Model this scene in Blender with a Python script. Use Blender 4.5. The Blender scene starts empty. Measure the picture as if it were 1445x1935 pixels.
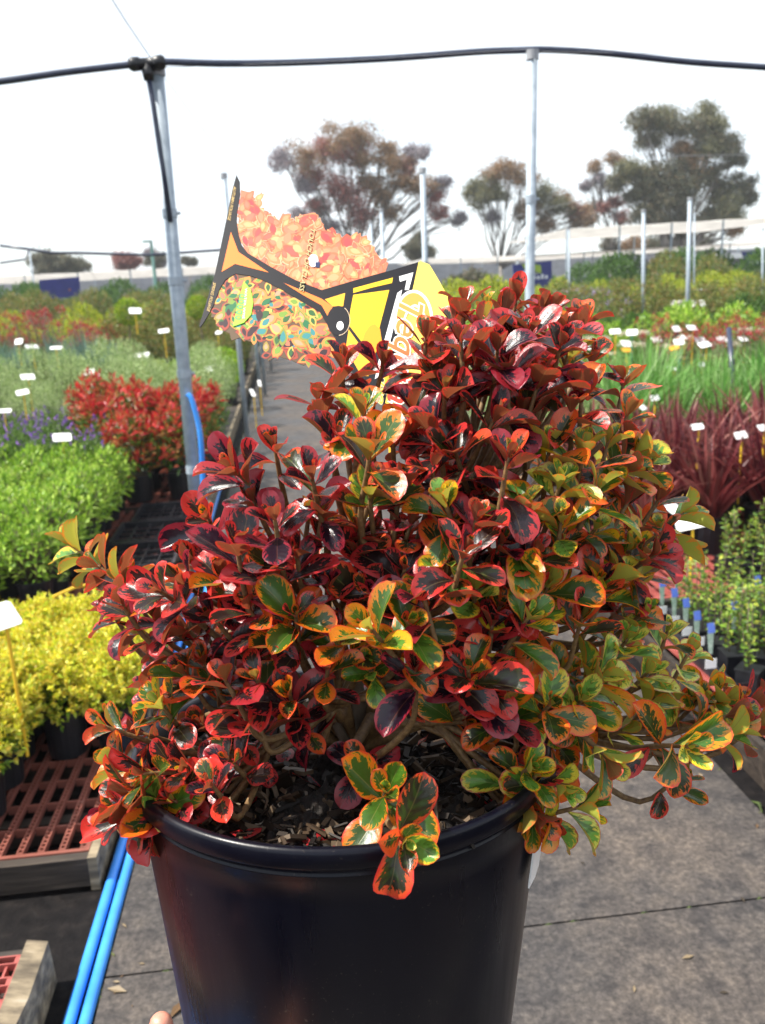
import bpy, math, random
import numpy as np
from mathutils import Vector, Matrix
from mathutils.geometry import tessellate_polygon
SC = bpy.context.scene
COL = SC.collection
rng = np.random.default_rng(7)
random.seed(7)
rad = math.radians

# ------------------------------------------------------------------ camera
F = 1629.0; H = 1.5; CX, CY = 722.5, 967.5          # focal length in photo pixels, eye height
YAW, PITCH, ROLL = rad(-6.0), rad(14.52), rad(2.5)
_f = np.array([-math.sin(YAW)*math.cos(PITCH), math.cos(YAW)*math.cos(PITCH), -math.sin(PITCH)])
_r = np.array([math.cos(YAW), math.sin(YAW), 0.0]); _u = np.cross(_r, _f)
CR = _r*math.cos(ROLL)-_u*math.sin(ROLL); CU = _u*math.cos(ROLL)+_r*math.sin(ROLL); CF = _f
CP = np.array([0, 0, H])
def ray(px, py): return CF+CR*(px-CX)/F-CU*(py-CY)/F
def G(px, py, z=0.0):
    d = ray(px, py); return CP+d*((z-H)/d[2])
def D(px, py, depth): return CP+ray(px, py)*depth
def GY(px, py, y):
    d = ray(px, py); return CP+d*(y/d[1])
cam = bpy.data.cameras.new('camera'); camo = bpy.data.objects.new('camera', cam); COL.objects.link(camo)
camo.matrix_world = Matrix(((CR[0], CU[0], -CF[0], 0), (CR[1], CU[1], -CF[1], 0), (CR[2], CU[2], -CF[2], H), (0, 0, 0, 1)))
cam.sensor_fit = 'VERTICAL'; cam.sensor_height = 36.0; cam.lens = 36.0*F/1935.0
cam.clip_start = 0.02; cam.clip_end = 3000
cam.dof.use_dof = True; cam.dof.focus_distance = 0.68; cam.dof.aperture_fstop = 11.0
SC.camera = camo

# ------------------------------------------------------------------ light and sky
SAZ, SEL = rad(-92), rad(55)
sdir = Vector((math.sin(SAZ)*math.cos(SEL), math.cos(SAZ)*math.cos(SEL), math.sin(SEL)))
sun = bpy.data.lights.new('sun', 'SUN'); sun.energy = 5.0; sun.angle = rad(0.6); sun.color = (1.0, 0.95, 0.86)
suno = bpy.data.objects.new('sun', sun); COL.objects.link(suno)
suno.rotation_euler = sdir.to_track_quat('Z', 'Y').to_euler(); suno.location = (0, 0, 20)
W = bpy.data.worlds.new('World'); SC.world = W; W.use_nodes = True
nt = W.node_tree; nt.nodes.clear()
def N(nt, t, **k):
    n = nt.nodes.new(t)
    for a, b in k.items(): setattr(n, a, b)
    return n
sky = N(nt, 'ShaderNodeTexSky', sky_type='NISHITA', sun_disc=False, sun_elevation=SEL, sun_rotation=SAZ % (2*math.pi))
b1 = N(nt, 'ShaderNodeBackground'); b1.inputs[1].default_value = 0.14
b2 = N(nt, 'ShaderNodeBackground'); b2.inputs[0].default_value = (0.92, 0.965, 1.0, 1); b2.inputs[1].default_value = 0.84
tc = N(nt, 'ShaderNodeTexCoord'); nz = N(nt, 'ShaderNodeTexNoise'); nz.inputs['Scale'].default_value = 1.7; nz.inputs['Detail'].default_value = 5
mr = N(nt, 'ShaderNodeMapRange'); mr.inputs[1].default_value = 0.33; mr.inputs[2].default_value = 0.6; mr.inputs[3].default_value = 0.15; mr.inputs[4].default_value = 1.0
mx = N(nt, 'ShaderNodeMixShader'); wo = N(nt, 'ShaderNodeOutputWorld')
L = nt.links.new
L(tc.outputs['Generated'], nz.inputs['Vector']); L(nz.outputs[0], mr.inputs[0]); L(mr.outputs[0], mx.inputs[0])
L(sky.outputs[0], b1.inputs[0]); L(b1.outputs[0], mx.inputs[1]); L(b2.outputs[0], mx.inputs[2]); L(mx.outputs[0], wo.inputs[0])
vs = SC.view_settings; vs.view_transform = 'Standard'; vs.look = 'None'; vs.exposure = 0.85; vs.gamma = 1.0
SC.cycles.max_bounces = 8; SC.cycles.transparent_max_bounces = 6; SC.cycles.use_denoising = True

# ------------------------------------------------------------------ materials
def newmat(name):
    m = bpy.data.materials.new(name); m.use_nodes = True
    nt = m.node_tree; p = nt.nodes['Principled BSDF']; return m, nt, p
def ramp(nt, fac, stops):
    r = N(nt, 'ShaderNodeValToRGB'); e = r.color_ramp.elements
    while len(e) > 1: e.remove(e[-1])
    e[0].position = stops[0][0]; e[0].color = (*stops[0][1], 1)
    for s, c in stops[1:]:
        x = e.new(s); x.color = (*c, 1)
    nt.links.new(fac, r.inputs[0]); return r.outputs[0]
def noise(nt, scale, detail=4, vec=None, rough=0.55, coord='Object', sc3=None):
    n = N(nt, 'ShaderNodeTexNoise'); n.inputs['Scale'].default_value = scale; n.inputs['Detail'].default_value = detail
    n.inputs['Roughness'].default_value = rough
    if vec is None:
        t = N(nt, 'ShaderNodeTexCoord'); vec = t.outputs[coord]
    if sc3:
        mp = N(nt, 'ShaderNodeMapping'); mp.inputs['Scale'].default_value = sc3; nt.links.new(vec, mp.inputs[0]); vec = mp.outputs[0]
    nt.links.new(vec, n.inputs['Vector']); return n.outputs[0]
def bump(nt, p, h, strength, dist):
    b = N(nt, 'ShaderNodeBump'); b.inputs['Strength'].default_value = strength; b.inputs['Distance'].default_value = dist
    nt.links.new(h, b.inputs['Height']); nt.links.new(b.outputs[0], p.inputs['Normal'])
def simple(name, stops, scale, rough=0.6, metal=0.0, bmp=None, detail=5, sc3=None, spec=0.5, coat=0):
    m, nt, p = newmat(name); n = noise(nt, scale, detail, sc3=sc3)
    nt.links.new(ramp(nt, n, stops), p.inputs['Base Color'])
    p.inputs['Roughness'].default_value = rough; p.inputs['Metallic'].default_value = metal
    p.inputs['Specular IOR Level'].default_value = spec; p.inputs['Coat Weight'].default_value = coat; p.inputs['Coat Roughness'].default_value = .08
    if bmp: bump(nt, p, n, bmp[0], bmp[1])
    return m
M = {}
def concrete():
    m, nt, p = newmat('concrete')
    big = noise(nt, 1.6, 5); fine = noise(nt, 70, 6, rough=.75); mid = noise(nt, 14, 5)
    c1 = ramp(nt, fine, [(.3, (.018, .0155, .0145)), (.5, (.058, .050, .046)), (.7, (.125, .107, .097))])
    c2 = ramp(nt, big, [(.32, (.5, .52, .57)), (.48, (.9, .88, .86)), (.66, (1.3, 1.2, 1.08))])
    c3 = ramp(nt, mid, [(.35, (.55, .55, .58)), (.5, (.95, .95, .95)), (.68, (1.25, 1.22, 1.15))])
    a = N(nt, 'ShaderNodeMix', data_type='RGBA', blend_type='MULTIPLY'); a.inputs[0].default_value = 1
    b = N(nt, 'ShaderNodeMix', data_type='RGBA', blend_type='MULTIPLY'); b.inputs[0].default_value = 1
    nt.links.new(c1, a.inputs[6]); nt.links.new(c2, a.inputs[7]); nt.links.new(a.outputs[2], b.inputs[6]); nt.links.new(c3, b.inputs[7])
    nt.links.new(b.outputs[2], p.inputs['Base Color'])
    rr = ramp(nt, big, [(.3, (.42, .42, .42)), (.6, (.8, .8, .8))]); nt.links.new(rr, p.inputs['Roughness'])
    bump(nt, p, fine, .5, .004); return m
M['concrete'] = concrete()
M['soil'] = simple('soil', [(.3, (.003, .0025, .003)), (.55, (.008, .0065, .0065)), (.75, (.02, .016, .014))], 26, .8, spec=.15, bmp=(.7, .012), detail=8)
M['moss'] = simple('moss', [(.4, (.02, .03, .008)), (.7, (.08, .12, .02))], 60, .9, bmp=(.6, .006))
M['wood'] = simple('weathered_wood', [(.25, (.03, .022, .015)), (.45, (.13, .1, .065)), (.6, (.28, .22, .14)), (.8, (.42, .36, .27))], 3, .8, bmp=(.6, .004), detail=8, sc3=(1.2, 9, 14))
M['wood_dark'] = simple('dark_wood', [(.3, (.012, .008, .006)), (.6, (.045, .033, .025)), (.8, (.13, .1, .075))], 6, .6, bmp=(.5, .004), detail=8, sc3=(1, 6, 10))  # darker timber tone for boards, bearers and far decks
M['terracotta'] = simple('terracotta_plastic', [(.3, (.17, .05, .034)), (.6, (.27, .085, .06)), (.8, (.33, .14, .11))], 9, .5, bmp=(.15, .002))
M['pink_plastic'] = simple('pink_red_plastic', [(.3, (.3, .065, .055)), (.7, (.45, .12, .1))], 9, .45)
M['black_plastic'] = simple('black_plastic', [(.3, (.004, .004, .006)), (.7, (.012, .012, .016))], 30, .42)
M['tray_plastic'] = simple('tray_plastic', [(.3, (.008, .008, .011)), (.7, (.03, .03, .036))], 30, .3)
M['blue'] = simple('blue_poly', [(.3, (.03, .22, .72)), (.7, (.06, .32, .85))], 8, .35, bmp=(.1, .001))
M['steel'] = simple('galvanised_steel', [(.3, (.27, .32, .37)), (.7, (.4, .46, .52))], 25, .55, .15, bmp=(.08, .001))
M['black_pipe'] = simple('black_pipe', [(.3, (.022, .028, .055)), (.7, (.045, .055, .09))], 20, .32)
M['wire'] = simple('wire', [(.3, (.25, .26, .28)), (.7, (.4, .4, .42))], 20, .5)
M['card_white'] = simple('white_card', [(.3, (.8, .8, .78)), (.7, (.88, .88, .86))], 20, .5)
M['yellow_plastic'] = simple('yellow_plastic', [(.3, (.68, .4, .02)), (.7, (.8, .52, .03))], 20, .45)
M['teal_plastic'] = simple('teal_plastic', [(.3, (.02, .16, .15)), (.7, (.03, .25, .22))], 20, .45)
M['orange_card'] = simple('orange_card', [(.3, (.75, .3, .01)), (.7, (.85, .4, .02))], 20, .5)
M['bark'] = simple('bark', [(.3, (.05, .035, .022)), (.55, (.14, .105, .07)), (.8, (.27, .22, .16))], 60, .8, bmp=(.8, .003), detail=8, sc3=(1, 1, .35))
M['gum_bark'] = simple('gum_bark', [(.3, (.12, .1, .09)), (.6, (.28, .25, .22)), (.8, (.45, .42, .38))], 3, .8, bmp=(.5, .02))
M['shade_cloth'] = simple('shade_cloth', [(.3, (.3, .27, .235)), (.7, (.42, .385, .34))], 2.0, .85)
M['fence_cloth'] = simple('fence_cloth', [(.3, (.13, .13, .14)), (.7, (.24, .24, .25))], .35, .9, sc3=(1, 1, 3))
def cloth(name, c, tr):
    m, nt, p = newmat(name); n = noise(nt, 1.5, 4, sc3=(1, 1, 2)); cc = ramp(nt, n, [(.3, tuple(x*.75 for x in c)), (.7, c)]); nt.links.new(cc, p.inputs['Base Color']); p.inputs['Roughness'].default_value = .9
    t = N(nt, 'ShaderNodeBsdfTranslucent'); nt.links.new(cc, t.inputs[0]); mxs = N(nt, 'ShaderNodeMixShader'); mxs.inputs[0].default_value = tr
    nt.links.new(p.outputs[0], mxs.inputs[1]); nt.links.new(t.outputs[0], mxs.inputs[2]); nt.links.new(mxs.outputs[0], nt.nodes['Material Output'].inputs[0]); return m
M['shade_cloth'] = cloth('shade_cloth', (.93, .91, .88), .62); M['fence_cloth'] = cloth('fence_cloth', (.42, .42, .44), .5)
M['navy'] = simple('navy_vinyl', [(.3, (.005, .009, .12)), (.7, (.01, .016, .18))], 3, .5)
M['lime'] = simple('lime_vinyl', [(.3, (.2, .3, .02)), (.7, (.28, .38, .03))], 5, .5)
M['pale_vinyl'] = simple('pale_vinyl', [(.3, (.5, .52, .6)), (.7, (.6, .62, .7))], 5, .5)
M['lamp_green'] = simple('green_paint', [(.3, (.14, .3, .26)), (.7, (.2, .38, .32))], 5, .5)
M['mix'] = simple('potting_mix', [(.3, (.005, .004, .0035)), (.55, (.018, .013, .01)), (.75, (.06, .045, .035))], 120, .8, bmp=(1, .006), detail=8)
M['skin'] = simple('skin', [(.3, (.5, .2, .14)), (.7, (.66, .32, .23))], 90, .45)
M['skin'].node_tree.nodes['Principled BSDF'].inputs['Subsurface Weight'].default_value = .15
M['skin'].node_tree.nodes['Principled BSDF'].inputs['Subsurface Scale'].default_value = .01
M['sleeve'] = simple('grey_sleeve', [(.3, (.03, .035, .05)), (.7, (.06, .065, .08))], 200, .9)

def foliage_mat():
    m, nt, p = newmat('foliage')
    a = N(nt, 'ShaderNodeAttribute', attribute_name='col'); g = N(nt, 'ShaderNodeNewGeometry')
    hsv = N(nt, 'ShaderNodeHueSaturation')
    mv = N(nt, 'ShaderNodeMapRange'); mv.inputs[3].default_value = .7; mv.inputs[4].default_value = 1.3
    nt.links.new(g.outputs['Random Per Island'], mv.inputs[0]); nt.links.new(mv.outputs[0], hsv.inputs['Value']); nt.links.new(a.outputs[0], hsv.inputs['Color'])
    nt.links.new(hsv.outputs[0], p.inputs['Base Color']); p.inputs['Roughness'].default_value = .42; p.inputs['Specular IOR Level'].default_value = .35
    tr = N(nt, 'ShaderNodeBsdfTranslucent'); nt.links.new(hsv.outputs[0], tr.inputs[0])
    mxs = N(nt, 'ShaderNodeMixShader'); mxs.inputs[0].default_value = .32
    nt.links.new(p.outputs[0], mxs.inputs[1]); nt.links.new(tr.outputs[0], mxs.inputs[2]); nt.links.new(mxs.outputs[0], nt.nodes['Material Output'].inputs[0]); return m
M['foliage'] = foliage_mat()
def print_mat():
    m, nt, p = newmat('printed_ink'); a = N(nt, 'ShaderNodeAttribute', attribute_name='col')
    nt.links.new(a.outputs[0], p.inputs['Base Color']); p.inputs['Roughness'].default_value = .5; p.inputs['Specular IOR Level'].default_value = .18; return m
M['ink'] = print_mat()

def hero_leaf_mat():
    m, nt, p = newmat('mirror_bush_leaf'); K = nt.links.new
    A = N(nt, 'ShaderNodeAttribute', attribute_name='lf'); S = N(nt, 'ShaderNodeSeparateColor'); K(A.outputs['Color'], S.inputs[0])
    g, r_, e = S.outputs[0], S.outputs[1], S.outputs[2]; t = A.outputs['Alpha']
    U = N(nt, 'ShaderNodeAttribute', attribute_name='lu').outputs['Fac']
    def mth(op, a, b=None, c=None, clamp=False):
        n = N(nt, 'ShaderNodeMath', operation=op); n.use_clamp = clamp
        for i, v in enumerate((a, b, c)):
            if v is None: continue
            if isinstance(v, (int, float)): n.inputs[i].default_value = v
            else: K(v, n.inputs[i])
        return n.outputs[0]
    def ss(v, lo, hi):
        n = N(nt, 'ShaderNodeMapRange', interpolation_type='SMOOTHSTEP'); K(v, n.inputs[0])
        for i, q in ((1, lo), (2, hi)):
            if isinstance(q, (int, float)): n.inputs[i].default_value = q
            else: K(q, n.inputs[i])
        return n.outputs[0]
    def mixc(f, a, b, bt='MIX'):
        n = N(nt, 'ShaderNodeMix', data_type='RGBA', blend_type=bt)
        for i, v in ((0, f), (6, a), (7, b)):
            if isinstance(v, (int, float)): n.inputs[i].default_value = v
            elif isinstance(v, tuple): n.inputs[i].default_value = (*v, 1)
            else: K(v, n.inputs[i])
        return n.outputs[2]
    au = mth('ABSOLUTE', U)
    cv = N(nt, 'ShaderNodeCombineXYZ'); K(mth('MULTIPLY', U, 2.2), cv.inputs[0]); K(mth('SUBTRACT', mth('MULTIPLY', t, 9.0), mth('MULTIPLY', au, 3.2)), cv.inputs[1]); K(mth('MULTIPLY', r_, 71.0), cv.inputs[2])
    n1 = N(nt, 'ShaderNodeTexNoise'); n1.inputs['Scale'].default_value = 1.25; n1.inputs['Detail'].default_value = 5; n1.inputs['Roughness'].default_value = .62; K(cv.outputs[0], n1.inputs['Vector'])
    j = mth('MULTIPLY', mth('SUBTRACT', n1.outputs[0], .5), 1.75)
    me = mth('ADD', e, j)
    # green or dark blotch along the midrib, coloured margin
    thr = mth('ADD', mth('ADD', .41, mth('MULTIPLY', g, -.05)), mth('MULTIPLY', mth('SUBTRACT', r_, .5), .42))
    cen = ss(me, mth('SUBTRACT', thr, .035), mth('ADD', thr, .035))
    rimm = ss(mth('ADD', e, mth('MULTIPLY', j, .35)), .03, mth('ADD', .07, mth('MULTIPLY', g, .1)))
    crim = ramp(nt, g, [(0, (.28, .014, .034)), (.3, (.7, .032, .036)), (.6, (.82, .085, .022)), (.85, (.68, .14, .025)), (1, (.55, .17, .08))])
    cmid = ramp(nt, g, [(0, (.3, .018, .034)), (.32, (.72, .045, .03)), (.52, (.84, .16, .016)), (.72, (.74, .3, .012)), (.85, (.82, .7, .03)), (1, (.8, .85, .14))])
    ccen = ramp(nt, g, [(0, (.014, .005, .014)), (.33, (.03, .018, .013)), (.52, (.035, .06, .014)), (.72, (.08, .22, .02)), (1, (.22, .5, .07))])
    n2 = N(nt, 'ShaderNodeTexNoise'); n2.inputs['Scale'].default_value = .55; n2.inputs['Detail'].default_value = 2; K(cv.outputs[0], n2.inputs['Vector'])
    grn = mth('MULTIPLY', ss(mth('SUBTRACT', n2.outputs[0], mth('MULTIPLY', t, .22)), .36, .5), ss(g, .2, .5))
    ccen = mixc(mth('MULTIPLY', grn, .75), ccen, (.05, .12, .012))
    yl = mth('MULTIPLY', ss(mth('SUBTRACT', me, thr), -.16, -.02), ss(g, .3, .6))
    cmid = mixc(mth('MULTIPLY', yl, .6), cmid, (.68, .36, .012))
    n3 = N(nt, 'ShaderNodeTexNoise'); n3.inputs['Scale'].default_value = 9; n3.inputs['Detail'].default_value = 3; K(cv.outputs[0], n3.inputs['Vector'])
    mott = ramp(nt, n3.outputs[0], [(.35, (.85, .85, .85)), (.6, (1.2, 1.2, 1.2))])
    c = mixc(rimm, crim, mixc(cen, cmid, ccen)); c = mixc(.55, c, mott, 'MULTIPLY')
    vein = mth('SUBTRACT', 1.0, ss(au, .015, .05)); c = mixc(mth('MULTIPLY', vein, .45), c, mixc(g, (.16, .05, .03), (.35, .42, .1)))
    # underside: duller, olive brown with an orange rim
    gu = ss(g, .38, .8)
    cb = mixc(ss(me, .1, .26), mixc(gu, (.55, .045, .025), (.72, .3, .03)), mixc(gu, (.25, .08, .032), (.4, .44, .06)))
    cb = mixc(mth('MULTIPLY', vein, .6), cb, (.3, .17, .06))
    gg = N(nt, 'ShaderNodeNewGeometry'); c = mixc(gg.outputs['Backfacing'], c, cb)
    K(c, p.inputs['Base Color'])
    K(mth('ADD', .25, mth('MULTIPLY', gg.outputs['Backfacing'], .3)), p.inputs['Roughness']); p.inputs['Specular IOR Level'].default_value = .75; p.inputs['Coat Weight'].default_value = .2; p.inputs['Coat Roughness'].default_value = .14
    # lateral veins
    wv = mth('SINE', mth('MULTIPLY', mth('SUBTRACT', t, mth('MULTIPLY', au, .22)), 46.0))
    hh = mth('ADD', mth('MULTIPLY', wv, .12), mth('ADD', mth('MULTIPLY', vein, -1.0), mth('MULTIPLY', n3.outputs[0], .5)))
    bump(nt, p, hh, .28, .0012)
    tr = N(nt, 'ShaderNodeBsdfTranslucent'); K(mixc(1.0, c, (1.0, .85, .85), 'MULTIPLY'), tr.inputs[0])
    mxs = N(nt, 'ShaderNodeMixShader'); mxs.inputs[0].default_value = .42
    K(p.outputs[0], mxs.inputs[1]); K(tr.outputs[0], mxs.inputs[2]); K(mxs.outputs[0], nt.nodes['Material Output'].inputs[0]); return m
M['leaf'] = hero_leaf_mat()
M['shoot'] = simple('shoot_bark', [(.3, (.1, .05, .02)), (.6, (.2, .12, .045)), (.8, (.3, .2, .09))], 300, .6)
def hero_pot_mat():
    m, nt, p = newmat('glossy_black_pot')
    s = noise(nt, 5, 6, sc3=(6, 6, .5)); f = noise(nt, 160, 3)
    nt.links.new(ramp(nt, s, [(.35, (.002, .002, .006)), (.7, (.0045, .0045, .009))]), p.inputs['Base Color'])
    nt.links.new(ramp(nt, s, [(.35, (.26, .26, .26)), (.7, (.42, .42, .42))]), p.inputs['Roughness'])
    p.inputs['Specular IOR Level'].default_value = .24
    sp = noise(nt, 330, 2); d2 = noise(nt, 9, 5); mu = N(nt, 'ShaderNodeMath', operation='MULTIPLY'); nt.links.new(ramp(nt, sp, [(.66, (0, 0, 0)), (.72, (1, 1, 1))]), mu.inputs[0]); nt.links.new(ramp(nt, d2, [(.45, (.05, .05, .05)), (.7, (1, 1, 1))]), mu.inputs[1])
    mxx = N(nt, 'ShaderNodeMix', data_type='RGBA'); nt.links.new(mu.outputs[0], mxx.inputs[0]); nt.links.new(p.inputs['Base Color'].links[0].from_socket, mxx.inputs[6]); mxx.inputs[7].default_value = (.09, .075, .06, 1); nt.links.new(mxx.outputs[2], p.inputs['Base Color'])
    sc_ = noise(nt, 14, 7, sc3=(5, 5, .7), rough=.8); bump(nt, p, sc_, .12, .0012); return m
M['hero_pot'] = hero_pot_mat()

# ------------------------------------------------------------------ mesh builder
class MB:
    def __init__(s): s.v = []; s.f = []; s.n = 0; s.c = []; s.lf = []; s.lu = []
    def add(s, v, f, col=None, lf=None, lu=None):
        v = np.asarray(v, float).reshape(-1, 3); o = s.n
        s.v.append(v); s.n += len(v)
        if isinstance(f, np.ndarray): s.f += (f+o).tolist()
        else: s.f += [[i+o for i in q] for q in f]
        if col is not None:
            c = np.asarray(col, float)
            if c.ndim == 1: c = np.tile(c[:3], (len(v), 1))
            s.c.append(c[:, :3])
        if lf is not None: s.lf.append(lf); s.lu.append(lu)
    def box(s, x0, x1, y0, y1, z0, z1, col=None):
        v = [(x, y, z) for z in (z0, z1) for y in (y0, y1) for x in (x0, x1)]
        s.add(v, [(0, 2, 3, 1), (4, 5, 7, 6), (0, 1, 5, 4), (1, 3, 7, 5), (3, 2, 6, 7), (2, 0, 4, 6)], col); return s
    def spin(s, c, ax, ang):
        Rm = np.array(Matrix.Rotation(ang, 3, Vector(ax))); s.v = [(v-c)@Rm.T+c for v in s.v]; return s
    def tube(s, pts, rs, n=8, cap=True, col=None):
        pts = [np.asarray(p, float) for p in pts]; k = len(pts)
        if not hasattr(rs, '__len__'): rs = [rs]*k
        V = []; pu = None
        for i, p in enumerate(pts):
            d = pts[min(i+1, k-1)]-pts[max(i-1, 0)]; d = d/(np.linalg.norm(d)+1e-12)
            if pu is None: a = np.array([0, 0, 1.0]) if abs(d[2]) < .9 else np.array([1.0, 0, 0])
            else: a = pu
            x = a-d*(a@d); x /= np.linalg.norm(x)+1e-12; pu = x; y = np.cross(d, x)
            for j in range(n):
                t = 2*math.pi*j/n; V.append(p+rs[i]*(x*math.cos(t)+y*math.sin(t)))
        Fc = [(i*n+j, i*n+(j+1) % n, (i+1)*n+(j+1) % n, (i+1)*n+j) for i in range(k-1) for j in range(n)]
        if cap: Fc += [tuple(range(n-1, -1, -1)), tuple((k-1)*n+j for j in range(n))]
        s.add(V, Fc, col); return s
    def lathe(s, prof, n=32, c=(0, 0, 0), col=None):
        V = []; k = len(prof)
        for r, z in prof:
            for j in range(n): t = 2*math.pi*j/n; V.append((c[0]+r*math.cos(t), c[1]+r*math.sin(t), c[2]+z))
        Fc = [(i*n+j, i*n+(j+1) % n, (i+1)*n+(j+1) % n, (i+1)*n+j) for i in range(k-1) for j in range(n)]
        s.add(V, Fc, col); return s
    def build(s, name, mat, parent=None, org=(0, 0, 0), smooth=False):
        v = np.concatenate(s.v)-np.asarray(org, float)
        me = bpy.data.meshes.new(name); me.from_pydata(v.tolist(), [], s.f)
        if s.c and sum(map(len, s.c)) == len(v):
            c = np.concatenate(s.c); a = me.attributes.new('col', 'FLOAT_COLOR', 'POINT')
            a.data.foreach_set('color', np.hstack([c, np.ones((len(c), 1))]).astype(np.float32).ravel())
        if s.lf:
            a = me.attributes.new('lf', 'FLOAT_COLOR', 'POINT'); a.data.foreach_set('color', np.concatenate(s.lf).astype(np.float32).ravel())
            a = me.attributes.new('lu', 'FLOAT', 'POINT'); a.data.foreach_set('value', np.concatenate(s.lu).astype(np.float32).ravel())
        if smooth: me.polygons.foreach_set('use_smooth', [True]*len(me.polygons))
        me.materials.append(mat); me.update()
        o = bpy.data.objects.new(name, me); COL.objects.link(o)
        if parent is not None: o.parent = parent
        else: o.location = org
        return o
def thing(name, label, cat, loc=(0, 0, 0), rz=0, group=None):
    o = bpy.data.objects.new(name, None); COL.objects.link(o); o.empty_display_size = .05
    o.location = loc; o.rotation_euler = (0, 0, rz); o['label'] = label; o['category'] = cat
    if group: o['group'] = group
    return o
def tag(o, label, cat, group=None, kind=None):
    if label: o['label'] = label
    if cat: o['category'] = cat
    if group: o['group'] = group
    if kind: o['kind'] = kind
    return o
def dup(root, loc, rz, label, scale=1.0, group=None):
    r = root.copy(); COL.objects.link(r); r.location = loc; r.rotation_euler = (0, 0, rz); r.scale = (scale,)*3
    r['label'] = label
    if group: r['group'] = group
    for ch in list(root.children):
        c = ch.copy(); COL.objects.link(c); c.parent = r
        for g_ in ch.children:
            d = g_.copy(); COL.objects.link(d); d.parent = c
    return r
ORD = 'first second third fourth fifth sixth seventh eighth ninth tenth eleventh twelfth thirteenth fourteenth fifteenth sixteenth'.split()

# ------------------------------------------------------------------ ground
s_ = 400
g_ = MB(); g_.add([(-s_, -s_, -.004), (s_, -s_, -.004), (s_, s_, -.004), (-s_, s_, -.004)], [(0, 1, 2, 3)])
tag(g_.build('ground', M['soil']), None, None, kind='structure')
PX0, PX1 = -.50, 1.26
p_ = MB(); ys = [-3.1+1.6*i for i in range(42)]
for a, b in zip(ys[:-1], ys[1:]): p_.box(PX0, PX1, a+.003, b-.003, -.05, .012)
tag(p_.build('path', M['concrete']), None, None, kind='structure')
k_ = MB(); rr = np.random.default_rng(3)
for y in ys[1:14]:
    x = PX0
    while x < PX1:
        if rr.random() < .35:
            w = rr.uniform(.01, .05); k_.tube([(x, y, .006), (x+w*.5, y+rr.uniform(-.003, .003), .0125), (x+w, y, .006)], [.0015, .003, .0015], 5)
        x += .06
for i in range(260):
    y = rr.uniform(.5, 14); x = PX0-.01 if rr.random() < .7 else PX1+.01
    k_.tube([(x, y-.03, .0), (x+rr.uniform(-.01, .01), y, .008), (x, y+.03, .0)], [.002, .006, .002], 5)
tag(k_.build('moss', M['moss']), None, None, kind='stuff')

lt_ = MB()
for i in range(420):
    q = rr.random(); x = rr.uniform(PX0, PX1) if q < .3 else (rr.normal(PX0+.02, .04) if q < .65 else rr.normal(PX1-.03, .06)); y = rr.uniform(.9, 9)
    x = min(max(x, PX0+.004), PX1-.01); L_ = rr.uniform(.003, .012) if rr.random() < .85 else rr.uniform(.015, .03); a = rr.uniform(0, 6.28); ca, sa = math.cos(a)*L_, math.sin(a)*L_
    z = .0145; c_ = [(.12, .07, .035), (.04, .03, .02), (.2, .15, .09), (.09, .1, .03)][int(rr.integers(0, 4))]
    lt_.add([(x-ca, y-sa, z), (x-sa*.35, y+ca*.35, z+L_*.2), (x+ca, y+sa, z+.001), (x+sa*.35, y-ca*.35, z+L_*.12)], [(0, 3, 2), (0, 2, 1)], c_)
tag(lt_.build('leaf_litter', M['ink']), None, None, kind='stuff')

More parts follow.
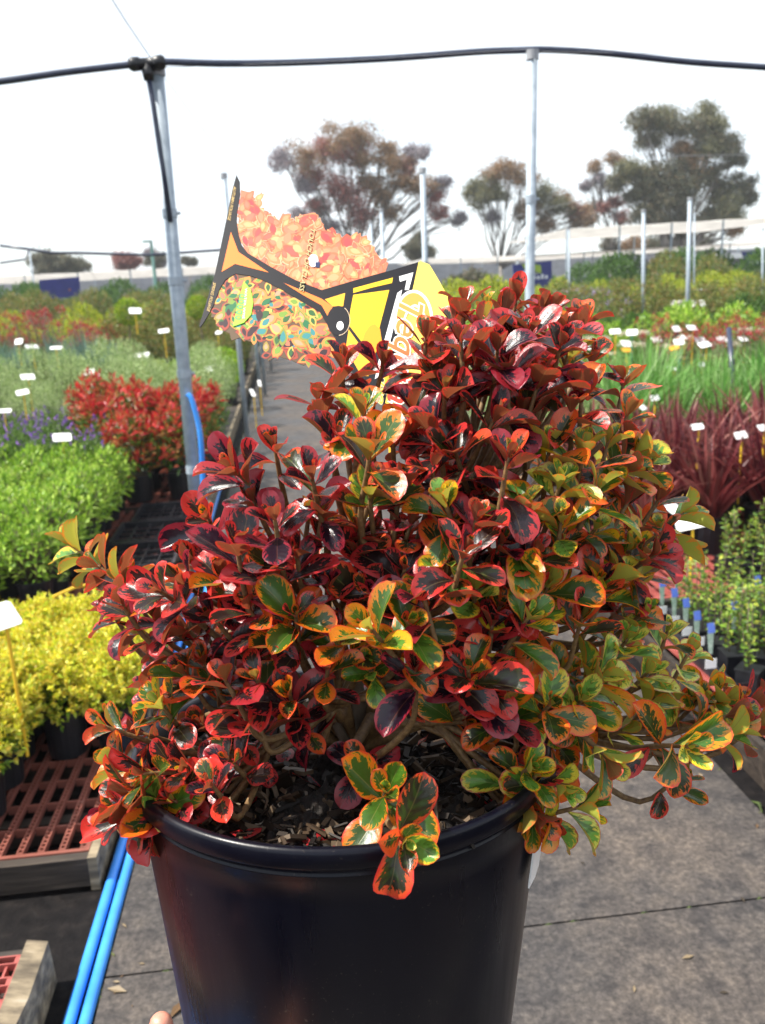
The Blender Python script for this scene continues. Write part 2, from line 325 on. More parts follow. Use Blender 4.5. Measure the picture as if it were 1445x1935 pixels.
# ------------------------------------------------------------------ hero pot
PD = .72
TILT = rad(-5); LEAN = rad(1.2)
PC = D(646, 1394, PD); RR = .1695          # centre of the pot rim
def pot():
    root = thing('potted_shrub', 'large glossy shrub with red, orange and green leaves in a big black pot', 'potted shrub', tuple(PC-np.array([0, 0, .35])))
    org = PC-np.array([0, 0, .35])
    m = MB()
    prof = [(RR-.012, -.045), (RR-.008, -.004), (RR-.004, 0), (RR+.001, .0005), (RR+.0022, -.003), (RR+.0022, -.0125), (RR+.0006, -.0145), (RR-.003, -.0155), (RR-.0035, -.020), (RR-.0025, -.0206), (RR-.0025, -.0214), (RR-.004, -.0222), (RR-.0065, -.045), (RR-.040, -.3495), (RR-.046, -.35), (.02, -.35), (.001, -.35)]
    m.lathe(prof, 128, PC); m.spin(PC, CR, TILT).spin(PC, CF, LEAN); po = m.build('pot', M['hero_pot'], root, org, True)
    # drainage feet moulded in the base, label strip on the side
    m = MB(); a0, a1 = rad(-35), rad(0); V = []; 
    for zz in (-.034, -.09):
        r = RR-.003-(.034)*(-zz-.045)/.29+.0012
        for q in range(7):
            a = a0+(a1-a0)*q/6; 
            V.append((PC[0]+r*math.cos(a), PC[1]+r*math.sin(a), PC[2]+zz)); V.append((PC[0]+(r+.0012)*math.cos(a), PC[1]+(r+.0012)*math.sin(a), PC[2]+zz))
    n = 14; Fc = []
    for q in range(6):
        i = 2*q; Fc += [(i+1, i+3, i+3+n, i+1+n), (i, i+n, i+2+n, i+2), (i, i+2, i+3, i+1), (i+n, i+1+n, i+3+n, i+2+n)]
    Fc += [(0, 1, 1+n, n), (12, 12+n, 13+n, 13)]
    m.add(V, Fc); m.spin(PC, CR, TILT).spin(PC, CF, LEAN); lb = m.build('price_sticker', M['card_white'], po, org); lb['label'] = 'blank white sticker on the side of the pot'
    # potting mix
    m = MB(); r = np.random.default_rng(5); V = [(PC[0], PC[1], PC[2]-.03)]; rings, seg = 22, 72
    for i in range(1, rings+1):
        for j in range(seg):
            q = (RR-.0095)*i/rings; a = 2*math.pi*j/seg; x = q*math.cos(a); y = q*math.sin(a)
            h = .006*math.sin(x*60+1)*math.cos(y*50)+.004*r.standard_normal()+.014*math.exp(-(x*x+y*y)/.004)
            V.append((PC[0]+x, PC[1]+y, PC[2]-.034+h*(1 if i < rings else 0)))
    Fc = [(0, 1+j, 1+(j+1) % seg) for j in range(seg)]
    Fc += [(1+i*seg+j, 1+(i+1)*seg+j, 1+(i+1)*seg+(j+1) % seg, 1+i*seg+(j+1) % seg) for i in range(rings-1) for j in range(seg)]
    m.add(V, Fc); m.spin(PC, CR, TILT).spin(PC, CF, LEAN); m.build('potting_mix', M['mix'], root, org)
    m = MB()
    for i in range(1500):
        a = r.uniform(0, 6.28); q = (RR-.014)*math.sqrt(r.random()); c = np.array([PC[0]+q*math.cos(a), PC[1]+q*math.sin(a), PC[2]-.027+r.uniform(-.004, .008)])
        L_ = r.uniform(.003, .014) if r.random() < .85 else r.uniform(.012, .03); d = r.standard_normal(3); d[2] *= .35; d /= np.linalg.norm(d); b = np.cross(d, r.standard_normal(3)); b /= np.linalg.norm(b); n_ = np.cross(d, b)
        w = L_*r.uniform(.2, .45); h = w*.35
        base = r.choice([0, 0, 1, 2, 3, 4], p=None); cl = [(.018, .012, .008), (.018, .012, .008), (.045, .028, .016), (.012, .009, .008), (.12, .085, .055), (.07, .03, .018)][base]
        V = [c+d*L_*sx*(1 if sy > 0 else .8)+b*w*sy+n_*h*sz for sx in (-.5, .5) for sy in (-.5, .5) for sz in (-.5, .5)]
        m.add(V, [(0, 1, 3, 2), (4, 6, 7, 5), (0, 4, 5, 1), (2, 3, 7, 6), (0, 2, 6, 4), (1, 5, 7, 3)], cl)
    m.spin(PC, CR, TILT).spin(PC, CF, LEAN); o = m.build('bark_chips', M['ink'], root, org); o['kind'] = 'stuff'
    return root, org
ROOT, ORG = pot()

# ------------------------------------------------------------------ hero leaves
NT, NU = 10, 7
TT = np.array([0, .1, .22, .35, .48, .61, .74, .86, .95, 1.0]); UU = np.array([-1, -.7, -.35, 0, .35, .7, 1.0])
WP = (TT**1.05)*((1-TT)**.55); WP = WP/WP.max(); WP = np.maximum(WP, .07*(TT < .3)); WP[-1] = .03; WP[0] = .07
LF = np.array([(i*NU+j, i*NU+j+1, (i+1)*NU+j+1, (i+1)*NU+j) for i in range(NT-1) for j in range(NU-1)])
def add_leaf(mb, p, a, n, Ln, Wd, curl, cup, g, r, rs):
    a = a/np.linalg.norm(a); n = n-a*(n@a); n /= np.linalg.norm(n); s = np.cross(a, n)
    th = -curl*TT**1.6+.12*TT; dt = np.diff(TT, prepend=0)
    X = np.cumsum(np.cos(th)*dt)*Ln; Z = np.cumsum(np.sin(th)*dt)*Ln
    tw = rs.normal(0, .22)*TT
    ww = WP*Wd*.5; u = UU[None, :]
    lat = ww[:, None]*u*np.cos(cup*.6*np.abs(u)); up = ww[:, None]*(cup*(np.abs(u)**1.5)-.22*np.abs(u)**5)+.035*Wd*np.sin(TT[:, None]*7+r*9)*u**2
    lat2 = lat*np.cos(tw)[:, None]-up*np.sin(tw)[:, None]; up2 = lat*np.sin(tw)[:, None]+up*np.cos(tw)[:, None]
    nx, nz = -np.sin(th), np.cos(th)
    xx = X[:, None]+up2*nx[:, None]; zz = Z[:, None]+up2*nz[:, None]
    V = p+xx[..., None]*a+lat2[..., None]*s+zz[..., None]*n
    e = np.minimum((1-np.abs(u))*(.55+.45*WP[:, None]), (1-TT[:, None])*2.2*np.ones_like(u)); e = e+0*xx
    lf = np.stack([np.full_like(e, g), np.full_like(e, r), e, TT[:, None]+0*e], -1).reshape(-1, 4)
    mb.add(V.reshape(-1, 3), LF, lf=lf, lu=(u+0*e).ravel())
def perp(d, rs):
    q = rs.standard_normal(3); q -= d*(q@d); return q/np.linalg.norm(q)
def shoot(mbl, mbs, P, d, g, sc, rs, pairs=5, stem_to=None):
    d = d/np.linalg.norm(d); x = perp(d, rs); y = np.cross(d, x)
    # node positions back down the stem
    Ltot = 0; bend = perp(d, rs)*.25; pts = [P]
    pos = P.copy(); dd = d.copy(); ph = rs.uniform(0, 3)
    mbs.tube([P-d*.004, P+d*.002], [.0016, .0006], 5)
    for k in range(pairs):
        al = [10, 24, 40, 54, 66, 80, 95][k]+rs.normal(0, 7); Ln = [.0125, .023, .034, .040, .039, .035, .032][k]*sc*rs.uniform(.74, 1.2)
        Wd = Ln*rs.uniform(.54, .70)
        gg = g+[.22, .1, .03, 0, -.06, -.1, -.1][k]+rs.normal(0, .07)
        for s_ in (0, 1):
            an = ph+k*math.pi/2+s_*math.pi+rs.normal(0, .12); rd = x*math.cos(an)+y*math.sin(an)
            a_ = rad(al+rs.normal(0, 6)); ax = dd*math.cos(a_)+rd*math.sin(a_); nr = dd*math.sin(a_)-rd*math.cos(a_)
            ax = ax+np.array([0, 0, -.10])*k*.5+rs.normal(0, .06, 3)
            if k > 2 and rs.random() < (.12 if k == 3 else .4): continue
            add_leaf(mbl, pos+rd*.0012, ax, nr, Ln*rs.uniform(.9, 1.08), Wd, rs.uniform(.1, 1.15)*(.4+.18*k), rs.uniform(.3, 1.0), float(np.clip(gg+rs.normal(0, .11)-(.22 if rs.random() < .16 else 0), 0, 1)), rs.random(), rs)
        step = [.003, .006, .009, .012, .013, .013, .013][k]*sc
        dd = dd+bend*.12+np.array([0, 0, .03])*k*.3; dd /= np.linalg.norm(dd); pos = pos-dd*step; pts.append(pos.copy())
    if stem_to is not None:
        end = np.asarray(stem_to); ds_ = np.linalg.norm(end-pos); mid1 = pos-dd*min(.03, .25*ds_); mid2 = end+(pos-end)*.35+np.array([0, 0, -.006])
        b = []
        for t in np.linspace(0, 1, 8)[1:]:
            b.append((1-t)**3*pos+3*(1-t)**2*t*mid1+3*(1-t)*t*t*mid2+t**3*end)
        pts += b
    n = len(pts); mbs.tube(pts, [.0012+.0016*min(1, i/8) for i in range(n)], 6)
    return pos

SH = """650 700 .35 .95 u|725 705 .08 .95|600 770 .12 1|560 830 .2 .95|640 840 .3 .9|700 870 .45 1|590 920 .05 1|440 905 .06 1 l|480 965 .02 .8|
805 655 .2 1.05 u|860 620 .3 .9 u|950 620 .1 1|1010 605 .12 1|1065 640 .3 1.05|900 700 .18 1|840 755 .2 1|780 790 .28 1|960 715 .1 1|1020 735 .3 1|
1100 760 .45 1|1180 730 .5 .95 u|1185 800 .4 .9|935 810 .28 1.15|990 800 .38 1|860 870 .3 1.05|815 830 .1 .9|1040 855 .5 1|1105 865 .62 1|960 885 .3 1|
1060 925 .85 .95|1130 940 .5 1|1200 880 .5 1|1190 960 .25 .9|1235 885 .75 .6|840 965 .62 .9|900 1000 .3 1|985 985 .32 1|1060 1000 .55 1|1125 1015 .7 .9|
760 935 .2 .9|700 955 .75 1|672 1062 .35 1.1|610 985 .45 .8|395 1000 .28 1.05|450 1050 .25 1|370 1085 .3 1|520 1090 .12 .95|138 1046 .72 1.05 l|185 1085 .45 .9 l|225 1115 .38 1.1 l|
205 1165 .12 .9 l|300 1135 .3 1|345 1120 .25 .95|425 1110 .35 1|300 1185 .35 1|265 1205 .5 .8|400 1180 .12 .9|470 1165 .4 .9|350 1200 .08 .9|560 1180 .55 1.05|
620 1130 .12 .8|695 1140 .3 1|765 1095 .28 1|845 1080 .6 .9|880 1060 .3 .9|800 1135 .15 .9|900 1130 .65 .9|965 1120 .4 .95|1035 1125 .5 1.1|1080 1095 .42 1.1|
1160 1105 .55 1.25|1190 1055 .7 .85|1100 1185 .3 1.05|1000 1185 .62 .95|945 1165 .4 .9|700 1205 .6 1|650 1225 .62 1|775 1200 .6 .95|838 1262 .3 1.2|785 1290 .25 1|
885 1285 .35 1|740 1270 .6 .8|700 1285 .68 .85|385 1265 .45 .95|425 1300 .35 1.05|345 1285 .45 .9|485 1300 .35 1|548 1330 .3 1.05|562 1375 .3 .9|300 1345 .25 1|
380 1385 .3 1|445 1400 .3 1|200 1390 .42 1.05 l|262 1400 .22 1 l|270 1480 .4 1 l|350 1465 .28 1|430 1450 .25 1|400 1500 .3 1|268 1575 .34 1.15 d|960 1345 .52 1.15|
1000 1310 .85 1|1060 1290 .6 .95|1140 1290 .92 1.15|1185 1225 .97 1.0|1225 1285 .9 1|1300 1250 .98 .9 u|1285 1345 .72 1.1|1375 1335 .66 1 r|1425 1345 .35 .95 r|1390 1400 .8 1 r|
1300 1430 .6 1.1 d|1180 1395 .82 1.05|1150 1455 .8 .95 d|1060 1420 .6 1.25|1000 1470 .62 1.05|1065 1510 .82 1 d|1105 1540 .85 .95 r|880 1385 .45 1.05|728 1515 .62 1.25|690 1465 .15 .95|
765 1610 .6 1 d|1015 1565 .55 1 d|925 1300 .4 .9|1215 1175 .4 1|1240 1065 .15 .95|1290 985 .8 1.1 r|1245 960 .3 .9|1130 1120 .35 .9|1180 1160 .35 .9|1240 1330 .75 .95|1330 1385 .65 .9|
1100 1340 .8 .9|1040 1350 .6 1|240 1515 .34 1.15 l|215 1560 .3 1.1 l|300 1545 .28 1.1|225 1455 .3 1 l|330 1530 .3 1|1405 1360 .6 1 r|1440 1385 .35 .9 r|1350 1300 .85 1 r|1260 1210 .98 .9 u|930 1200 .2 .9|1010 1060 .3 .95|950 1045 .2 .9|850 1010 .35 .9|820 900 .2 .9|740 830 .25 .9|690 790 .25 .85|
880 585 .25 .8 u|905 640 .12 .95|985 655 .15 .95|1035 690 .2 .9|920 600 .3 .9 u|975 585 .15 .9|1040 600 .25 .9|1005 640 .1 .9|870 665 .15 .9|940 680 .08 .9|1075 680 .3 .9|830 700 .25 .9|1100 625 .25 .8|1120 690 .3 .85|1150 850 .4 .85|520 860 .25 .85|520 1000 .06 .85|560 1060 .1 .85|470 1240 .3 .85|620 1280 .4 .8"""
KCTR = D(700, 1240, .80)
def parse():
    out = []
    for q in SH.replace('\n', '').split('|'):
        w = q.split(); out.append((float(w[0]), float(w[1]), float(w[2]), float(w[3]), w[4] if len(w) > 4 else ''))
    return out
def sdepth(px, py):
    q = 1-((px-740)/600)**2-((py-1100)/600)**2
    dz = .20*math.sqrt(max(0, q)); dep = .80-dz
    if py > 1290: dep = min(dep, .80-.20*min(1, (py-1290)/210))
    return dep
def shrub():
    rs = np.random.default_rng(21); S = []
    for px, py, g, sc, fl in parse():
        if rs.random() < .05 and 300 < px < 1150 and 720 < py < 1300: continue
        dep = sdepth(px, py)+rs.normal(0, .018)
        if py > 1500: dep = .63 if px < 400 or px > 950 else .535 if py > 1560 else .575
        if px > 1000 and 820 < py < 1260: g = min(1, g+.12)
        if rs.random() < .1: g = rs.uniform(.58, .75)
        P = D(px, py, dep); d = P-KCTR; d /= np.linalg.norm(d)
        d = d*.62+np.array([0, 0, .78])-CF*.10+rs.normal(0, .2, 3); P = P+np.array([0, 0, .008])
        if 'u' in fl: d += np.array([0, 0, .9])
        if 'l' in fl: d -= CR*.5
        if 'r' in fl: d += CR*.6
        if 'd' in fl: d += np.array([0, 0, -.75])-CF*.3
        if rs.random() < .28 and not fl and not (540 < px < 860 and py > 1180):
            P2 = P+CR*rs.normal(0, .022)+CU*rs.normal(-.008, .02)-CF*rs.normal(-.02, .012); S.append((P2, d+rs.normal(0, .3, 3), max(.02, g*.85), sc*.85, 5))
        S.append((P, d, max(.02, g*.93-.02 if g < .6 else g+.06), sc*(.88 if py > 1290 else 1), int(rs.integers(5, 7))))
    nfront = len(S)
    # inner and far side shoots, filling the crown volume
    cr = rs; cnt = 0
    while cnt < 40:
        px, py = cr.uniform(250, 1260), cr.uniform(620, 1330)
        if ((px-790)/480)**2+((py-1000)/400)**2 > 1 and not (py > 1080 and ((px-700)/520)**2+((py-1210)/190)**2 < 1): continue
        if px < 640 and py < 1010 and cr.random() < .85: continue
        if py > 980 and cr.random() < .35: continue
        if py < 600+abs(px-970)*.55 or (px < 880 and py < 760): continue
        q = max(0, 1-((px-740)/560)**2-((py-1060)/520)**2)
        dep = .80-.20*math.sqrt(q)+cr.uniform(.045, .30)
        if 540 < px < 880 and 1110 < py: continue
        P = D(px, py, dep); d = P-KCTR; d = d/np.linalg.norm(d)*.7+np.array([0, 0, .75])+cr.normal(0, .3, 3)
        S.append((P, d, float(np.clip(.22+.5*(px-600)/900+cr.normal(0, .12), .02, .8)), cr.uniform(.8, 1), int(cr.integers(4, 6)))); cnt += 1
    # limbs: group shoots round a few leaders
    base = D(668, 1390, .725); base[2] = PC[2]-.03; 
    Ps = np.array([s[0] for s in S]); hub = base+np.array([0, 0, .05])
    K = 14; idx = rs.choice(len(Ps), K, replace=False); C = Ps[idx].copy()
    for _ in range(25):
        lab = np.argmin(((Ps[:, None]-C[None])**2).sum(-1), 1)
        for k in range(K):
            if (lab == k).any(): C[k] = Ps[lab == k].mean(0)
    tk = MB()
    for off, h, r0 in (((0, 0), .10, .011), ((-.022, .004), .085, .006), ((.02, .01), .09, .007), ((-.01, -.015), .06, .005)):
        b = base+np.array([off[0], off[1], -.01])
        tk.tube([b, b+np.array([off[0]*.1, .002, h*.35]), b+np.array([-off[0]*.1+.002, -.003, h*.7]), b+np.array([off[0]*.5, 0, h])], [r0*1.35, r0*1.05, r0*.95, r0*.75], 10)
    tk.build('trunk', M['bark'], ROOT, ORG, True)
    for k in range(K):
        ids = np.where(lab == k)[0]
        if len(ids) == 0: continue
        st = MB(); lv = MB()
        c = C[k]; end = hub+(c-hub)*.58; end[2] = max(end[2]-.02, PC[2]+.0)
        side = perp((c-hub)/np.linalg.norm(c-hub), rs)*.012
        pl = [hub-np.array([0, 0, .035]), hub+(end-hub)*.25+side, hub+(end-hub)*.6-side*.8, end]
        st.tube(pl, [.0062, .0052, .0042, .0034], 8)
        for i in ids:
            P, d, g, sc, pr = S[i]
            shoot(lv, st, P, np.asarray(d), g, sc, rs, pr, pl[2]+(end-pl[2])*rs.uniform(.2, 1))
        b = st.build('branch', M['shoot'], ROOT, ORG, True)
        gm = np.mean([S[i][2] for i in ids])
        f = lv.build('foliage', M['leaf'], b, ORG, True)
        f['label'] = 'dark burgundy leaves' if gm < .2 else 'red leaves with dark centres' if gm < .4 else 'orange rimmed green leaves' if gm < .65 else 'yellow and green leaves'
    # fallen leaves on the mix
    lt = MB()
    for i in range(26):
        a = rs.uniform(0, 6.28); q = (RR-.03)*math.sqrt(rs.random()); c = np.array([PC[0]+q*math.cos(a), PC[1]+q*math.sin(a), PC[2]-.02])
        ax = rs.standard_normal(3); ax[2] = abs(ax[2])*.2; nr = np.array([rs.normal(0, .3), rs.normal(0, .3), 1.0])
        add_leaf(lt, c, ax, nr, rs.uniform(.018, .032), rs.uniform(.011, .018), rs.uniform(-.4, 1), rs.uniform(.2, .7), rs.uniform(0, .18), rs.random(), rs)
    lt.build('fallen_leaves', M['leaf'], ROOT, ORG, True)['kind'] = 'stuff'
shrub()
# ------------------------------------------------------------------ advertising tag
def card():
    c0 = D(640, 600, .83); nrm = -CF*.82+np.array([-.12, 0, .42]); nrm /= np.linalg.norm(nrm)
    e1 = np.cross(np.array([0, 0, 1.0]), nrm); e1 /= np.linalg.norm(e1); e2 = np.cross(nrm, e1)
    def pt(px, py, off=0):
        d = ray(px, py); t = ((c0-CP)@nrm)/(d@nrm); return CP+d*t+nrm*off
    Z = lambda L_, s=2.58, ox=340, oy=300: [(ox+x/s, oy+y/s) for x, y in L_]
    root = thing('plant_tag', 'cardboard cut-out of a cocktail glass over leaf photographs, behind the red shrub', 'plant tag', tuple(pt(720, 760)))
    org = pt(720, 760)
    def poly(name, pts, off, col, parent=root, th=0, mb=None, inner=None):
        m = mb or MB(); v3 = [Vector((x, y, 0)) for x, y in pts]; tri = tessellate_polygon([v3]); n = len(pts)
        a = np.array([pt(x, y, off) for x, y in pts]); up = nrm
        def fix(t): 
            q = np.cross(a[t[1]]-a[t[0]], a[t[2]]-a[t[0]]); return t if q@up > 0 else (t[0], t[2], t[1])
        tris = [fix(t) for t in tri]
        if th:
            b = a-nrm*th; m.add(np.vstack([a, b]), tris+[(t[2]+n, t[1]+n, t[0]+n) for t in tris]+[(i, (i+1) % n, (i+1) % n+n, i+n) for i in range(n)], col)
        else: m.add(a, tris, col)
        if mb is None: return m.build(name, M['ink'], parent, org)
    def leaf2(mb, cx, cy, ln, wd, an, off, cols):
        for k, (s, c) in enumerate(zip((1, .9, .55), cols)):
            P = []
            for t in np.linspace(0, 1, 9): P.append((ln*s*(t-.5), wd*s*math.sin(math.pi*t**.8)*.5))
            P += [(x, -y) for x, y in P[::-1][1:-1]]
            ca, sa = math.cos(an), math.sin(an); Q = [(cx+x*ca-y*sa, cy+x*sa+y*ca) for x, y in P]
            poly('', Q, off+.00004*k, c, mb=mb)
    glass = Z([(275,78),(290,110),(292,170),(280,250),(275,300),(285,370),(300,420),(330,460),(440,525),(560,590),(690,640),(860,590),(1040,540),(1163,503),(1120,700),(1060,900),(1000,1190),(900,1130),(850,1060),(790,940),(730,830),(680,745),(600,700),(500,640),(400,590),(340,570),(270,560),(220,590),(190,640),(160,720),(120,790),(98,822),(93,815),(170,560),(235,250),(255,150)])
    upc = Z([(288,230),(296,150),(350,165),(360,190),(400,160),(390,240),(440,280),(480,300),(500,262),(560,300),(580,275),(640,262),(690,310),(710,350),(750,345),(775,380),(830,380),(855,362),(900,385),(940,430),(970,480),(1015,505),(1000,550),(690,645),(560,595),(440,530),(330,470),(280,370)])
    loc = Z([(270,556),(225,590),(185,650),(162,720),(150,770),(180,775),(200,830),(240,850),(250,885),(290,870),(340,890),(400,885),(410,960),(430,985),(470,960),(540,980),(600,1005),(680,990),(740,960),(800,985),(870,1060),(800,940),(740,830),(690,745),(600,695),(500,635),(400,585),(340,565)])
    bk = (.005, .005, .009); r = np.random.default_rng(9)
    poly('glass_outline', glass, 0, bk, th=.0012)
    def inside(p, P):
        x, y = p; c = False
        for (x1, y1), (x2, y2) in zip(P, P[1:]+P[:1]):
            if (y1 > y) != (y2 > y) and x < (x2-x1)*(y-y1)/(y2-y1)+x1: c = not c
        return c
    def edged(P, q):   # distance to outline
        P = np.array(P); A = P; B = np.roll(P, -1, 0); q = np.array(q); t = np.clip(((q-A)*(B-A)).sum(1)/((B-A)**2).sum(1), 0, 1); return np.linalg.norm(A+(B-A)*t[:, None]-q, axis=1).min()
    for nm, P, base, pal, cnt in (('autumn_foliage_picture', upc, (.55, .16, .09), 0, 420), ('spring_foliage_picture', loc, (.1, .06, .03), 1, 210)):
        m = MB(); poly('', P, -.0006, base, th=.0006, mb=m)
        a = np.array(P); lo, hi = a.min(0), a.max(0); k = 0
        while k < cnt:
            q = (r.uniform(lo[0], hi[0]), r.uniform(lo[1], hi[1]))
            if not inside(q, P) or inside(q, glass): continue
            ed = min(edged(P, q), edged(glass, q)); ln = min(r.uniform(20, 46), 15+ed*1.8)
            if ed < 3: k += 1; continue
            if pal == 0:
                h = r.random(); cs = [[(.74, .4, .24), (.45, .08, .04), (.66, .24, .1)][int(r.integers(0, 3))], tuple(np.array([.46, .07, .055])*(1-h)+np.array([.68, .26, .1])*h), tuple(np.array([.4, .05, .06])*(1-h)+np.array([.72, .38, .17])*h)]
            else:
                h = r.random(); cs = [(.5, .05, .03) if h < .6 else (.6, .22, .05), [(.62, .22, .05), (.55, .36, .08), (.2, .22, .04)][int(r.integers(0, 3))], [(.02, .13, .05), (.04, .2, .2), (.6, .25, .15), (.16, .26, .04), (.5, .14, .08), (.03, .1, .03)][int(r.integers(0, 6))]]
                if r.random() < .25: cs = [(.1, .04, .03), (.3, .05, .03), (.03, .015, .02)]
            leaf2(m, q[0], q[1], ln, ln*r.uniform(.42, .62), r.uniform(0, 6.28), -.00059+k*7e-7, cs); k += 1
        m.build(nm, M['ink'], root, org)
    orr = (.85, .2, .035); yo = (.85, .42, .03); ye = (.85, .5, .02)
    m = MB()
    for P, c in (([(248,357),(285,455),(432,555),(268,513),(203,552)], orr), ([(505,605),(560,628),(690,683),(745,720),(720,768),(690,715),(600,665)], orr),
                 ([(706,686),(805,655),(795,720),(760,720),(745,720)], yo), ([(845,632),(1038,580),(1033,606),(930,630),(845,655)], ye),
                 ([(845,664),(1020,640),(978,800),(935,972),(822,820),(830,740)], ye), ([(822,832),(935,990),(918,1060),(885,1060),(808,925)], yo)):
        poly('', Z(P), .0002, c, mb=m)
    poly('', Z([(938,968),(985,900),(975,830),(950,805),(925,815),(900,850),(885,900)]), .0003, (.8, .3, .02), mb=m)
    m.build('drink', M['ink'], root, org)
    # the yellow side panel with rounded shoulder
    poly('side_panel', Z([(1163,503),(1172,497),(1215,515),(1260,590),(1310,680),(1345,790),(1362,900),(1357,1000),(1300,1060),(1200,1120),(1060,1215),(1000,1190),(1060,900),(1120,700)]), -.0001, (.86, .62, .1), th=.001)
    m = MB()
    for P in ([(1060,655),(1082,640),(1062,740),(985,1050),(950,1075),(965,1000)], [(1068,575),(1137,555),(1115,640),(1096,640),(1106,590),(1072,600)]): poly('', Z(P), .0003, (.86, .86, .84), mb=m)
    def disc(cx, cy, rx, ry, off, col, n=24, mb=None): poly('', [(cx+rx*math.cos(2*math.pi*i/n), cy+ry*math.sin(2*math.pi*i/n)) for i in range(n)], off, col, mb=mb)
    m.build('white_stripe', M['ink'], root, org)
    m = MB(); disc(639, 606, 21.5, 28, .0003, bk, mb=m); disc(642.5, 616, 6.6, 8.5, .0004, (.88, .88, .86), mb=m)
    A = [(639+22.5*math.cos(t), 606+28.5*math.sin(t)) for t in np.linspace(-1.0, 1.5, 20)]; B = [(639+21.7*math.cos(t), 606+27.6*math.sin(t)) for t in np.linspace(1.5, -1.0, 20)]
    poly('', A+B, .0004, (.8, .6, .4), mb=m); poly('', Z([(822,820),(828,818),(942,968),(936,975)]), .0004, bk, mb=m)
    m.build('olive', M['ink'], root, org)
    m = MB(); poly('', Z([(312,598),(345,640),(357,700),(347,760),(312,800),(258,819),(275,740),(295,660)]), .0004, (.3, .7, .05), th=.0006, mb=m)
    for i in range(5):
        cx, cy = 340+(306-i*4.6)/2.58, 300+(672+i*26)/2.58; n = 12
        for k, (s, c) in enumerate(((1, (.02, .16, .2)), (.72, (.3, .7, .05)))):
            poly('', [(cx+s*(4.2*math.cos(t) if math.cos(t) > 0 else 7*math.cos(t)), cy+s*3.6*math.sin(t)) for t in [2*math.pi*q/n for q in range(n)]], .0005+k*.0001, c, mb=m)
    bd = m.build('water_badge', M['ink'], root, org)
    # lettering
    def text(name, st, size, p0, p1, col, off, shear=0.25, bold=0.0, outline=None, parent=root, width=None):
        """text running from p0 to p1 in photo pixels, letter tops to the right"""
        for k, (c, bo) in enumerate((((outline[0], outline[1]),) if outline else ())+((col, bold),)):
            cu = bpy.data.curves.new('txt', 'FONT'); cu.body = st; cu.size = 1.0; cu.shear = shear; cu.offset = bo; cu.resolution_u = 3
            to = bpy.data.objects.new('txt', cu); me = bpy.data.meshes.new_from_object(to)
            V = np.array([v.co[:] for v in me.vertices]); Fc = [tuple(p.vertices) for p in me.polygons]
            bpy.data.objects.remove(to); bpy.data.curves.remove(cu); bpy.data.meshes.remove(me)
            if k == 0: wx = V[:, 0].max()
            d = np.array(p1, float)-np.array(p0, float); ln = np.linalg.norm(d); d /= ln; upv = np.array([-d[1], d[0]]); upv = -upv if upv[0] < 0 else upv
            X = V[:, 0]/wx*ln; Y = V[:, 1]*size
            W3 = np.array([pt(p0[0]+d[0]*x+upv[0]*y, p0[1]+d[1]*x+upv[1]*y, off+k*.00015) for x, y in zip(X, Y)])
            cc = np.array([c(x/ln) if callable(c) else c for x in X])
            ff = []
            for t in Fc:
                q = np.cross(W3[t[1]]-W3[t[0]], W3[t[2]]-W3[t[0]]); ff.append(t if q@nrm > 0 else t[::-1])
            m = MB(); m.add(W3, ff, cc); m.build(name, M['ink'], parent, org)
    gold = (.55, .38, .15)
    text('lettering', 'AUTUMN FOLIAGE', 8.2, (441.5, 352), (429.5, 417), gold, .0004, .3, .01)
    text('lettering', 'SPRING FOLIAGE', 8.2, (403, 533), (390.5, 589), gold, .0004, .3, .01)
    text('lettering', 'TOUCH OF CLASS', 12.5, (587.5, 430), (565, 552), (.5, .42, .2), .0010, .3, .01, outline=((.02, .015, .01), .03))
    text('lettering', 'WATER WISE', 6.0, (463.5, 545), (458, 603), (.8, .88, .78), .0007, .0, .01, parent=bd)
    def gr(x): 
        a, b = np.array([.85, .26, .06]), np.array([.55, .05, .03]); t = min(1, max(0, (x-.25)/.45)); return a*(1-t)+b*t
    m = MB()
    for kk, (wd_, c_) in enumerate(((5.5, (.86, .8, .7)), (0, (.85, .3, .06)))):
        A = [(781+(32+wd_)*math.cos(t), 606+(52+wd_)*math.sin(t)) for t in np.linspace(-3.6, .55, 26)]; B = [(784+(24-wd_*.7+4*math.sin(t))*math.cos(t), 614+(38-wd_*.9)*math.sin(t)) for t in np.linspace(.55, -3.6, 26)]
        poly('', A+B, .0006+kk*.0001, c_, mb=m)
    m.build('swash', M['ink'], root, org)
    text('lettering', 'Tequila', 66, (757, 556), (731, 764), gr, .0008, .35, .012, outline=((.86, .8, .7), .05))
    text('lettering', 'Sunrise', 21, (729, 650), (713, 765), (.8, .42, .03), .0012, .35, .01, outline=((.85, .75, .4), .045))
    # little round sticker and stake
    m = MB(); disc(340+650/2.58, 300+498/2.58, 9.5, 12, .0005, (.86, .86, .84), mb=m); poly('', Z([(660,505),(682,505),(680,532),(660,530)]), .0006, (.02, .03, .09), mb=m)
    m.build('sticker', M['ink'], root, org)
    top = pt(735, 745, -.002); bot = D(760, 1300, .78); bot[2] = PC[2]-.03
    m = MB(); m.tube([top+(top-bot)*.12, top, bot], [.003, .003, .003], 8); m.build('stake', M['yellow_plastic'], root, org)
card()

